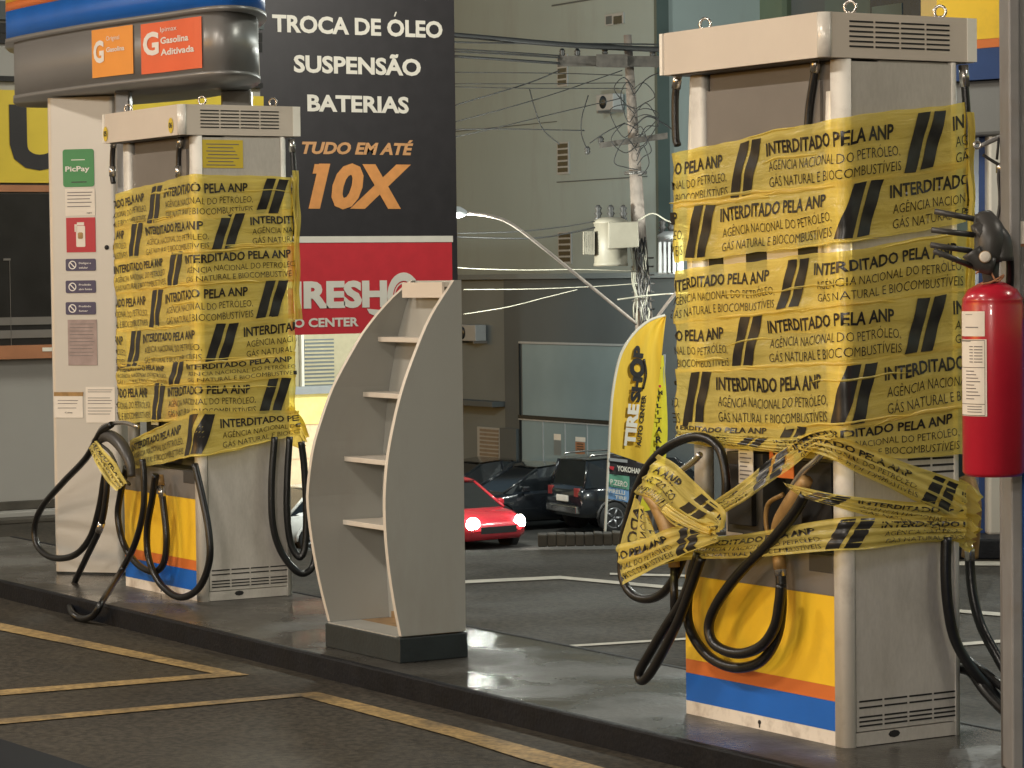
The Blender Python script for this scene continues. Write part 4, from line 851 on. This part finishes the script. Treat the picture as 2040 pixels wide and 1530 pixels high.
b.build('glass_frame', pd)
b = MB(); dp(b, 1105, 864, 1119, 876, 'paper', .026, .004); dp(b, 1105, 877, 1120, 906, 'facade_pale', .026, .004); b.build('door_poster', pd); b = MB(); dp(b, 1148, 870, 1168, 879, 'paper', .026, .004); dp(b, 1148, 880, 1167, 904, 'terracotta', .026, .004)
for k in range(4): dp(b, 1151, 883+k*5, 1164, 885+k*5, 'ink', .0285, .001)
b.build('door_poster', pd)
ac_unit(927, 646, 973, 678, 'grey air conditioner low on the shop block wall beside the shelf stand', Yp=YD+.12)
# right-hand tower: teal tiles and dark blue windows
YT = YF+3
tw = thing('tiled_tower', 'dark teal tiled tower with blue windows rising behind the nearer pump', 'building', (onY(1360, 500, YT).x, YT, SZ))
def wp(b, x0, yt, x1, yb_, m, o=.0, th=.1):
    a, c = onY(x0, yt, YT), onY(x1, yb_, YT); b.box(a.x, c.x, YT-o, YT-o+th, onY(x0, yb_, YT).z, a.z, m)
b = MB(); wp(b, 1300, -300, 1398, 1100, 'tile_teal', 0, 10); b.build('wall', tw)
b = MB(); wp(b, 1398.5, -300, 1560, 1100, 'facade_green', -.1, 9); wp(b, 1560.5, -300, 1640, 1100, 'facade_low', -.2, 9); wp(b, 1640.5, -300, 2150, 1100, 'tile_teal', 0, 9); b.build('wall', tw)
for x0, yt, x1, yb_ in ((1312, -200, 1351, 41), (1353, -200, 1392, 41), (1312, 312, 1345, 376), (1312, 150, 1340, 210)):
    b = MB(); wp(b, x0, yt, x1, yb_, 'win_blue', .03, .029); wp(b, x0, yb_+.5, x1, yb_+3, 'frame_grey', .05, .05); b.build('window', tw)
b = MB(); wp(b, 1735, -60, 1890, 62, 'win_blue', .03, .029); wp(b, 1740, 14, 1800, 62, 'tile_teal', .05, .015); b.build('window', tw)
ac_unit(1318, 216, 1340, 246, 'small grey air conditioner on the teal tiled tower', Yp=YT)

# ------------------------------------------------------------------ utility pole, transformers, lamp arms, wires
DP = 60.0
pbse = at(1290, 1080, DP)
up = thing('utility_pole', 'concrete utility pole with wooden crossarms and bundled cables across the street', 'pole', (pbse.x, pbse.y, SZ))
b = MB(); b.tube([at(1250, 70, DP), at(1262, 270, DP), at(1271, 430, DP), at(1283, 640, DP), V((pbse.x, pbse.y, SZ))], [.085, .12, .15, .19, .22], 'concrete', 14); b.build('pole', up)
b = MB(); slab(b, [(1112, 131), (1420, 134), (1420, 112), (1112, 111)], DP-.25, hf*.12, 'wood'); b.build('crossarm', up)
b = MB(); slab(b, [(1188, 133), (1250, 134), (1250, 108), (1188, 108)], DP-.4, hf*.12, 'wood'); b.build('crossarm', up)
b = MB(); slab(b, [(1195, 295), (1330, 276), (1330, 264), (1195, 284)], DP-.3, hf*.12, 'wood'); b.build('crossarm', up)
for i, (x, y) in enumerate(((1120, 105), (1150, 105), (1205, 103), (1300, 107), (1197, 280), (1170, 300))):
    b = MB(); p = at(x, y, DP-.2); b.lathe([(.04, -.08), (.07, -.02), (.05, .0), (.07, .03), (.03, .09)], p, (0, 0, 1), 'panel_dark', 10); b.build('insulator', up)
b = MB(); rng = random.Random(3)
for k in range(26):
    x = 1270+rng.uniform(-8, 20); y0_ = 470+rng.uniform(0, 40); pts = [at(x+rng.uniform(-7, 7)+j*1.2, y0_+j*28, DP-.2-.05*rng.random()) for j in range(6)]; b.tube(cr(pts, 3), .016, rng.choice(['wire', 'wire', 'foil', 'wire_painted_lit']), 5)
for k in range(12):
    y = 140+rng.uniform(0, 180); x = 1256+(y-70)*.055; w0 = rng.uniform(18, 60)*rng.choice((-1, 1)); pts = [at(x, y, DP-.25), at(x+w0*.5, y-rng.uniform(5, 25), DP-.4), at(x+w0, y+rng.uniform(0, 25), DP-.35), at(x+w0*.45, y+rng.uniform(25, 60), DP-.3), at(x+2, y+rng.uniform(30, 70), DP-.25)]; c_ = MB(); c_.tube(cr(pts, 6), .011, 'wire', 5); c_.build('loose_cable', up)
b.build('cable_bundle', up); b = MB()
for k in range(9):
    y = 345+rng.uniform(-8, 8) if k < 2 else 480+k*17; c = at(1266 if k < 2 else 1279+.02*(y-480), y, DP); b.torus(c, (0, 0, 1), .23, .018, rng.choice(['foil', 'foil', 'wire']))
b.build('pole_strap', up)
def trafo(x0, yt, x1, yb_, label, m='trafo', fins=True):
    r = thing('transformer', label, 'transformer', tuple(at((x0+x1)/2, yb_, DP)), 'transformers on the utility pole')
    a, c = at(x0, yt, DP-.5), at(x1, yb_, DP-.5); ctr = at((x0+x1)/2, yb_, DP-.2); rr_ = (x1-x0)/FPX*DP/2; hh = a.z-c.z
    b = MB(); b.lathe([(rr_*1.04, -.06), (rr_*1.04, 0), (rr_, .01), (rr_, hh), (rr_*1.06, hh+.01), (rr_*1.06, hh+.06), (rr_*.6, hh+.14)], (ctr.x, ctr.y, c.z), (0, 0, 1), m, 24); b.build('tank', r)
    for k in range(3):
        b = MB(); p = at(x0+8+(x1-x0-16)*k/2, yt-6, DP-.2); b.lathe([(.05, 0), (.09, .05), (.05, .09), (.09, .16), (.05, .2), (.08, .27), (.03, .34)], p, (0, 0, 1), 'panel_dark', 10); b.build('bushing', r)
    return r
t1 = trafo(1184, 446, 1250, 524, 'pale transformer tank on the left side of the utility pole')
b = MB(); slab(b, [(1212, 496), (1273, 492), (1271, 441), (1212, 443)], DP-.9, hf*.5, 'trafo'); b.build('control_box', t1, bev=.02)
b = MB()
for k in range(6): slab(b, [(1162+k*4, 507), (1164.5+k*4, 507), (1164.5+k*4, 461), (1162+k*4, 461)], DP-.5, hf*.5, 'trafo')
b.build('cooling_fins', t1)
t2 = trafo(1312, 474, 1362, 540, 'white finned transformer on the right side of the utility pole', 'frame_grey')
b = MB()
for k in range(5): slab(b, [(1313+k*9, 543), (1318+k*9, 543), (1318+k*9, 482), (1313+k*9, 482)], DP-.95, hf*.4, 'frame_grey')
b.build('cooling_fins', t2)
def lamp_arm(pts, label, rad_=.035):
    P = cr([at(x, y, d) for x, y, d in pts], 8); r = thing('street_lamp', label, 'street lamp', tuple(P[0]), 'lamp arms on the utility pole')
    b = MB(); b.tube(P, rad_, 'concrete', 8); b.build('arm', r); e = P[-1]; dd = (P[-1]-P[-3]).normalized()
    b = MB(); b.tube([e-dd*.05, e+dd*.1, e+dd*.5, e+dd*.6], [.05, .12, .14, .05], 'frame_grey', 12); b.build('lamp_head', r)
    b = MB(); q = e+dd*.3+V((0, 0, -.13)); b.lathe([(.10, 0), (.10, .02)], q, (0, 0, 1), 'lampglow', 12); b.build('lens', r)
    return e+dd*.3
L1 = lamp_arm([(1268, 645, DP-.2), (1180, 573, DP-.8), (1090, 500, DP-1.6), (1020, 447, DP-2.2), (975, 430, DP-2.5), (925, 424, DP-2.6)], 'lit street lamp on a long thin arm left of the utility pole')
L2 = lamp_arm([(1300, 645, DP-.2), (1345, 585, DP-.5), (1400, 530, DP-1.2), (1450, 500, DP-1.5)], 'street lamp arm rising right of the utility pole, hidden by the nearer pump')
def spot(loc, power, col, name):
    l = bpy.data.lights.new(name, 'POINT'); l.energy = power; l.color = col; l.shadow_soft_size = .25; o = bpy.data.objects.new(name, l); COL.objects.link(o); o.location = loc
spot(L1+V((0, 0, -.4)), 1500, (.95, 1, .92), 'street_lamp_or_fill'); spot(L2+V((0, 0, -.4)), 700, (.95, 1, .92), 'street_lamp_or_fill')
for (px, py, d, pw) in ((1640, 260, 40, 1500), (2350, -200, 52, 2600), (500, -330, 52, 2200)): spot(at(px, py, d), pw, (.96, 1, .92), 'street_lamp_or_fill')  # added fill lights without fixtures, brightening the flags, cars and facade
WG = 'overhead wires along the street'
WIRES = [([(-100, 30), (540, 40), (906, 70), (1100, 87), (1250, 96), (1420, 101)], .06, 'wire', 'thickest black overhead cable crossing the top of the billboard'),
 ([(-100, 60), (906, 84), (1100, 86), (1420, 90)], .018, 'wire', 'thin overhead wire just under the thickest cable'),
 ([(906, 98), (1010, 104), (1115, 111)], .018, 'wire', 'upper thin wire running into the left end of the crossarm'),
 ([(906, 103), (1010, 108), (1115, 115)], .018, 'wire', 'second thin wire running into the left end of the crossarm'),
 ([(906, 112), (1010, 119), (1115, 126)], .03, 'wire', 'thick wire running into the lower left of the crossarm'),
 ([(906, 144), (1110, 146), (1240, 150)], .010, 'wire', 'faint level wire just below the crossarm'),
 ([(906, 167), (1060, 167), (1250, 165)], .010, 'wire', 'faint level wire second below the crossarm'),
 ([(906, 173), (1060, 176), (1250, 176)], .010, 'wire', 'faint level wire third below the crossarm'),
 ([(906, 210), (1000, 182), (1060, 163), (1115, 140)], .014, 'wire', 'slanting wire climbing to the left crossarm end'),
 ([(906, 243), (1010, 215), (1110, 185), (1240, 140)], .011, 'wire', 'upper of two long slanting wires on the pale wall'),
 ([(906, 273), (1000, 252), (1110, 225), (1240, 195)], .011, 'wire', 'lower of two long slanting wires on the pale wall'),
 ([(906, 258), (1000, 257), (1165, 260)], .012, 'wire', 'level wire above the small slotted window row'),
 ([(1055, 178), (1065, 215), (1082, 258), (1115, 288)], .012, 'wire', 'hanging drop wire curving down the pale wall'),
 ([(1172, 190), (1160, 230), (1158, 265), (1168, 295)], .012, 'wire', 'loose drop wire left of the utility pole'),
 ([(1175, 285), (1210, 262), (1245, 245)], .012, 'wire', 'jumper wire slanting up to the pole middle'),
 ([(906, 465), (1020, 462), (1120, 452), (1190, 440)], .012, 'wire', 'dark sagging wire reaching the transformer top'),
 ([(906, 472), (1050, 475), (1130, 465), (1240, 440)], .016, 'wire', 'thicker sagging wire reaching the transformer top'),
 ([(906, 533), (960, 536), (1050, 538), (1150, 537), (1270, 540)], .0095, 'wire_painted_lit', 'twisted cable coloured as lit, level under the transformer'),
 ([(924, 577), (1050, 576), (1180, 571), (1270, 565)], .0095, 'wire_painted_lit', 'bright straight cable above the shop block front'),
 ([(924, 626), (1010, 612), (1090, 592), (1150, 577)], .0095, 'wire_painted_lit', 'bright slanting cable above the shop block front'),
 ([(1230, 597), (1300, 588), (1380, 583)], .018, 'wire_painted_lit', 'short pale cable crossing the pole base'),
 ([(1270, 440), (1300, 425), (1330, 440), (1370, 452)], .016, 'wire_painted_lit', 'pale looping cable right of the pole'),
 ([(1262, 190), (1300, 150), (1400, 130)], .014, 'wire', 'dark wire fanning up right of the pole top'),
 ([(1265, 250), (1290, 232), (1320, 245), (1345, 262)], .016, 'wire', 'dark looping wire right of the pole middle')]
for pts, r_, m, lab in WIRES:
    P = cr([at(x, y, DP-.3-.1*(i % 2)) for i, (x, y) in enumerate(pts)], 8); b = MB(); b.tube(P, r_, m, 6); solo(b, 'overhead_wire', lab, 'wire', tuple(P[0]), WG)

# ------------------------------------------------------------------ feather flags
DF = 45.0
fl = thing('feather_flag', 'tall curved yellow tire shop feather flag with black, green and blue bands', 'flag', (at(1207, 1060, DF).x, at(1207, 1060, DF).y, at(1207, 1075, DF).z))
Lp = [(1214, 900), (1217, 840), (1222, 780), (1233, 722), (1246, 690), (1268, 660), (1296, 638), (1326, 628)]
Rp = [(1292, 927), (1297, 880), (1303, 840), (1309, 790), (1315, 740), (1319, 700), (1323, 660), (1327, 629)]
def cloth(Lp, Rp, m, ntt=10, amp=.05, D=DF, fr=9):
    Lc = cr([at(*p, D) for p in Lp], 5); Rc = cr([at(*p, D) for p in Rp], 5); n = len(Lc); b = MB(); vs = []
    for i in range(n):
        for j in range(ntt+1):
            t = j/ntt; p = Lc[i].lerp(Rc[i], t); vs.append(p-hf*(amp*math.sin(fr*t+i*.18)*min(1, t*3)))
    b.add(vs, [(i*(ntt+1)+j, i*(ntt+1)+j+1, (i+1)*(ntt+1)+j+1, (i+1)*(ntt+1)+j) for i in range(n-1) for j in range(ntt)], m, True); return b
b = cloth(Lp, Rp, 'flag', 14, .03)
ru = V((rt.x, rt.y, rt.z))
def ftext(b, s, x0, y0, x1, y1, wpx, m, bd, D):  # writing running from (x0,y0) to (x1,y1), letter height wpx towards the left
    A_, B_ = at(x0, y0, D), at(x1, y1, D); e = (B_-A_).normalized(); upd = e.cross(fw).normalized()
    if upd.dot(rt) > 0: upd = -upd
    b.text(s, A_, B_, upd*(wpx/FPX*D), m, bd, off=0)
ftext(b, 'TIRE', 1265, 890, 1274, 806, 22, 'sign_white', .05, DF-.05); ftext(b, 'SH', 1275, 802, 1281, 752, 20, 'ink', .06, DF-.05); ftext(b, 'P', 1281, 714, 1284, 690, 20, 'ink', .06, DF-.05)
ftext(b, 'AUTO CENTER', 1277, 890, 1288, 787, 9, 'ink', .03, DF-.05)
c = at(1270, 733, DF-.05)
b.add([c+(ru*math.cos(a)+upv*math.sin(a)*1.25)*rr for rr in (.125, .055) for a in [i*math.pi/12 for i in range(24)]], [(i, (i+1) % 24, 24+(i+1) % 24, 24+i) for i in range(24)], 'ink')
b.tube(cr([at(1283, 715, DF-.06), at(1287, 745, DF-.06), at(1281, 775, DF-.06)], 6), .02, 'ink', 6)
b.build('cloth', fl)
for Lq, Rq, m, nm in (([(1211, 943), (1212, 925), (1213, 904)], [(1285, 952), (1288, 938), (1291, 928)], 'sign_black', 'sponsor_band'), ([(1210, 968), (1211, 956), (1211, 944)], [(1253, 976), (1254, 963), (1254, 949)], 'flag_green', 'sponsor_band'), ([(1209, 993), (1210, 981), (1210, 969)], [(1252, 1001), (1253, 989), (1253, 977)], 'flag_blue', 'sponsor_band')):
    b = cloth(Lq, Rq, m, 6, .02)
    D2 = DF-.04
    if m == 'sign_black': b.text('YOKOHAMA', at(1229, 938, D2), at(1286, 946, D2), (at(1229, 927, D2)-at(1229, 938, D2)), 'sign_white', .04, off=.02); b.quad([at(1214, 912, D2), at(1214, 918, D2), at(1250, 922, D2), at(1250, 916, D2)], 'frame_grey'); b.quad([at(1214, 928, D2), at(1224, 930, D2), at(1222, 937, D2), at(1215, 934, D2)], 'sign_red')
    if m == 'flag_green': b.text('P.ZERO', at(1216, 965, D2), at(1250, 971, D2), (at(1216, 954, D2)-at(1216, 965, D2)), 'sign_white', .02, off=.02)
    if m == 'flag_blue': b.text('PIRELLI', at(1213, 981, D2), at(1245, 986, D2), (at(1213, 973, D2)-at(1213, 981, D2)), 'sign_white', .02, off=.02); b.text('TIRE', at(1225, 993, D2), at(1248, 997, D2), (at(1225, 986, D2)-at(1225, 993, D2)), 'sign_white', .02, off=.02)
    b.build(nm, fl)
b = MB(); b.tube(cr([at(1205, 1066, DF), at(1209, 990, DF), at(1213, 900, DF)]+[at(x-1, y, DF) for x, y in Lp[1:]], 6), .022, 'sign_white', 8); b.build('pole', fl)
D4 = 47.0
f2 = thing('feather_flag', 'narrow bright yellow flag with stacked dark letters, behind the taller flag', 'flag', tuple(at(1300, 1075, D4)))
b = cloth([(1272, 1021), (1290, 940), (1298, 860), (1306, 780), (1311, 708)], [(1312, 1013), (1323, 940), (1330, 870), (1328, 790), (1322, 708)], 'flag_bright', 6, .02, D4)
for ch_, x, y, s_ in (('M', 1311, 787, 9), ('I', 1310, 800, 9), ('L', 1308, 813, 9), ('I', 1309, 826, 9), ('T', 1308, 842, 10), ('A', 1307, 862, 12), ('R', 1306, 882, 13)):
    b.text(ch_, at(x, y, D4-.1), at(x+(s_ if ch_ != 'I' else 3), y, D4-.1), upv*(s_/FPX*D4), 'ink', .05, off=.01)
for x, y, s_, m in ((1313, 735, 4, 'ink'), (1312, 772, 5, 'sign_red'), (1306, 897, 8, 'ink')): b.quad([at(x, y, D4-.1), at(x+s_, y, D4-.1), at(x+s_, y-s_, D4-.1), at(x, y-s_, D4-.1)], m)
b.build('cloth', f2)
b = MB(); b.tube([at(1296, 1075, D4+.03), at(1317, 900, D4+.03), at(1324, 706, D4+.03)], .02, 'frame_grey', 8); b.build('pole', f2)

# ------------------------------------------------------------------ cars
def car(label, loc, head, paint, kind='hatch', lit=False, glass='glass_dark'):
    root = thing('parked_car' if not lit else 'moving_car', label, 'car', (0, 0, 0), 'cars on the street')
    suv = kind == 'suv'
    Lc, wv = (4.25, .89) if suv else (4.1, .85); zb_ = .28 if suv else .2; belt = 1.08 if suv else .92; roof = 1.68 if suv else 1.46
    if suv: st_ = [(-2.12, .50, .95, .78), (-2.05, .38, 1.05, .86), (-1.5, .30, 1.08, .89), (0, .28, 1.08, .90), (1.0, .28, 1.06, .89), (1.6, .30, 1.02, .88), (2.02, .36, .95, .84), (2.12, .5, .8, .74)]
    else: st_ = [(-2.05, .45, .80, .70), (-1.95, .32, .92, .80), (-1.3, .22, .95, .85), (0, .2, .93, .86), (.9, .2, .92, .85), (1.5, .22, .84, .83), (1.92, .28, .72, .78), (2.05, .4, .58, .66)]
    b = MB(); vs = []; nr = 12
    for x, z0, z1, hw in st_:
        ring = [(-.80, z0), (-.97, z0+.08), (-1, z0+(z1-z0)*.45), (-.985, z1-.12), (-.93, z1-.03), (-.80, z1), (.80, z1), (.93, z1-.03), (.985, z1-.12), (1, z0+(z1-z0)*.45), (.97, z0+.08), (.80, z0)]
        vs += [(x, hw*a, z) for a, z in ring]
    N_ = len(st_); b.add(vs, [(i*nr+k, (i+1)*nr+k, (i+1)*nr+(k+1) % nr, i*nr+(k+1) % nr) for i in range(N_-1) for k in range(nr)]+[tuple(range(nr)), tuple(reversed(range((N_-1)*nr, N_*nr)))], paint, True)
    b.build('body', root)
    # greenhouse: dark glass loft, painted roof and pillars
    if suv: g = [(-2.0, 1.0, .80), (-1.85, 1.60, .68), (-.6, 1.66, .70), (.35, 1.60, .68), (1.05, 1.04, .80)]
    else: g = [(-1.75, .88, .78), (-1.2, 1.36, .62), (-.3, 1.44, .64), (.25, 1.38, .62), (1.15, .88, .76)]
    b = MB(); vs = []
    for x, z, hw in g: vs += [(x, -hw, z), (x, hw, z)]
    base = [(x, s*.80*wv/.85, belt-.06) for x, z, hw in g for s in (-1, 1)]
    n5 = len(g); b.add(vs+base, [(2*i, 2*i+2, 2*i+3, 2*i+1) for i in range(n5-1)]+[(2*i, 2*n5+2*i, 2*n5+2*i+2, 2*i+2) for i in range(n5-1)]+[(2*i+1, 2*i+3, 2*n5+2*i+3, 2*n5+2*i+1) for i in range(n5-1)]+[(0, 1, 2*n5+1, 2*n5), (2*n5-2, 4*n5-2, 4*n5-1, 2*n5-1)], glass); b.build('windows', root)
    b = MB(); k1, k2 = (1, 3)
    pts = [(x, s*hw*1.0, z+.012) for x, z, hw in g[k1:k2+1] for s in (-1, 1)]; nn = (k2-k1+1); b.add(pts+[(x, y, z+.03) for x, y, z in pts], [(2*i, 2*i+1, 2*i+3, 2*i+2) for i in range(nn-1)]+[(2*nn+2*i, 2*nn+2*i+2, 2*nn+2*i+3, 2*nn+2*i+1) for i in range(nn-1)], paint, True)
    for s in (-1, 1):
        for i in (0, 2, 3):
            a = V((g[i][0], s*g[i][2], g[i][1])); c = V((g[i+1][0], s*g[i+1][2], g[i+1][1])) if i != 2 else V((g[2][0]-.02, s*.82*wv/.85, belt-.02)); b.tube([a, c], .035, paint, 6)
    b.build('roof', root)
    if suv:
        for s in (-1, 1):
            b = MB(); b.tube(cr([(-1.75, s*.6, 1.68), (-1.6, s*.6, 1.735), (-.3, s*.6, 1.745), (.15, s*.6, 1.68)], 4), .022, 'chrome', 6); b.build('roof_rail', root)
    wx = (-1.33, 1.33) if suv else (-1.25, 1.27); rw = .35 if suv else .31
    for x in wx:
        for s in (-1, 1):
            b = MB(); yo = s*(wv-.16); b.lathe([(rw*.68, 0), (rw*.95, .0), (rw, .03), (rw, .17), (rw*.95, .2), (rw*.68, .2)], (x, yo-(0 if s > 0 else 0), rw), (0, s, 0), 'tyre', 22); wo = b.build('wheel', root)
            b = MB(); b.lathe([(rw*.67, .15), (rw*.64, .17), (rw*.58, .165)], (x, yo, rw), (0, s, 0), 'panel_dark', 20)
            for k in range(5):
                a = k*2*math.pi/5; b.tube([V((x+rw*.1*math.cos(a), yo+s*.19, rw+rw*.1*math.sin(a))), V((x+rw*.62*math.cos(a), yo+s*.185, rw+rw*.62*math.sin(a)))], [.035, .028], 'rim', 6)
            b.torus((x, yo+s*.185, rw), (0, 1, 0), rw*.62, .022, 'rim'); b.lathe([(.05, .18), (.04, .205)], (x, yo, rw), (0, s, 0), 'rim', 10)
            q = b.build('rim', wo)
            if suv or True:
                b = MB(); b.tube([V((x+(rw+.05)*math.cos(a), s*(wv+.002), rw+(rw+.05)*math.sin(a))) for a in [i*math.pi/8 for i in range(9)]], .035, 'panel_dark' if suv else paint, 6); b.build('wheel_arch', root)
    fx = st_[-1][0]; hz = .80 if suv else .62
    for s in (-1, 1):
        b = MB(); b.lathe([(.15, 0), (.15, .05), (.10, .09)], (fx-.10, s*.60, hz), (1, s*.25, .1), 'headlamp' if lit else 'lamp_off', 14); b.build('headlight', root)
        b = MB(); b.box(-fx-.005 if suv else -fx+.02, -fx+.08, s*.62-.11, s*.62+.11, .82 if suv else .68, 1.02 if suv else .82, 'taillight'); b.build('tail_light', root, bev=.02)
        b = MB(); b.box(.62, .80, s*(wv+.02) if s > 0 else s*(wv+.02)-.16, s*(wv+.02)+.16 if s > 0 else s*(wv+.02), belt-.02, belt+.11, paint); b.build('mirror', root, bev=.03)
    b = MB(); b.box(fx-.03, fx+.02, -.45, .45, .42, .56, 'slot'); b.build('grille', root)
    b = MB(); b.box(-fx-.04, -fx+.02, -.26, .26, .70, .84, 'paper'); b.box(-fx-.06, -fx+.1, -.72, .72, .46, .62, 'chrome' if suv else paint); b.build('rear_bumper', root, bev=.02)
    root.location = loc; root.rotation_euler = (0, 0, head)
    return root
hx = lambda v: math.atan2(v.y, v.x)
def gp(px, py, d): p = at(px, py, d); return V((p.x, p.y, p.z))
SUVp = at(1190, 1056, 63); car('dark sport utility vehicle seen from behind, parked beside the yellow flag', (SUVp.x+.2, SUVp.y+1.2, at(1190, 1056, 63).z), R(85), 'carblack', 'suv')
DCp = at(1060, 1052, 64.5); car('black car parked between the red car and the dark sport utility vehicle', (DCp.x-.2, DCp.y+.2, DCp.z), R(85+180), 'carblack', 'hatch')
B3 = at(955, 1035, 68); car('black car mostly hidden behind the red car, only its roof showing', (B3.x, B3.y, B3.z), R(85+180), 'carblack', 'hatch')
RCp = at(970, 1098, 60); toc = V((-fw.x, -fw.y, 0)).normalized(); hd = (toc*math.cos(R(35))+rdir*math.sin(R(35)))
rc = car('red car with lit headlights driving out beside the grey shelf stand', (RCp.x-hd.x*1.6, RCp.y-hd.y*1.6, RCp.z), hx(hd), 'carred', 'hatch', True)
WCp = at(600, 1092, 62); car('white car parked in front of the bright shop, seen past the farther pump', (WCp.x+.8, WCp.y+.8, WCp.z), R(85), 'carwhite', 'hatch')
FG = at(-62, 1616, 4.1); fgd = rdir
car('black car bonnet poking into the bottom left corner of the forecourt', (FG.x-rdir.x*1.62-toc.x*(-.0), FG.y-rdir.y*1.62, GZ), hx((rdir*.96-hf*.1).normalized()), 'carmatt', 'hatch', False, 'carmatt')
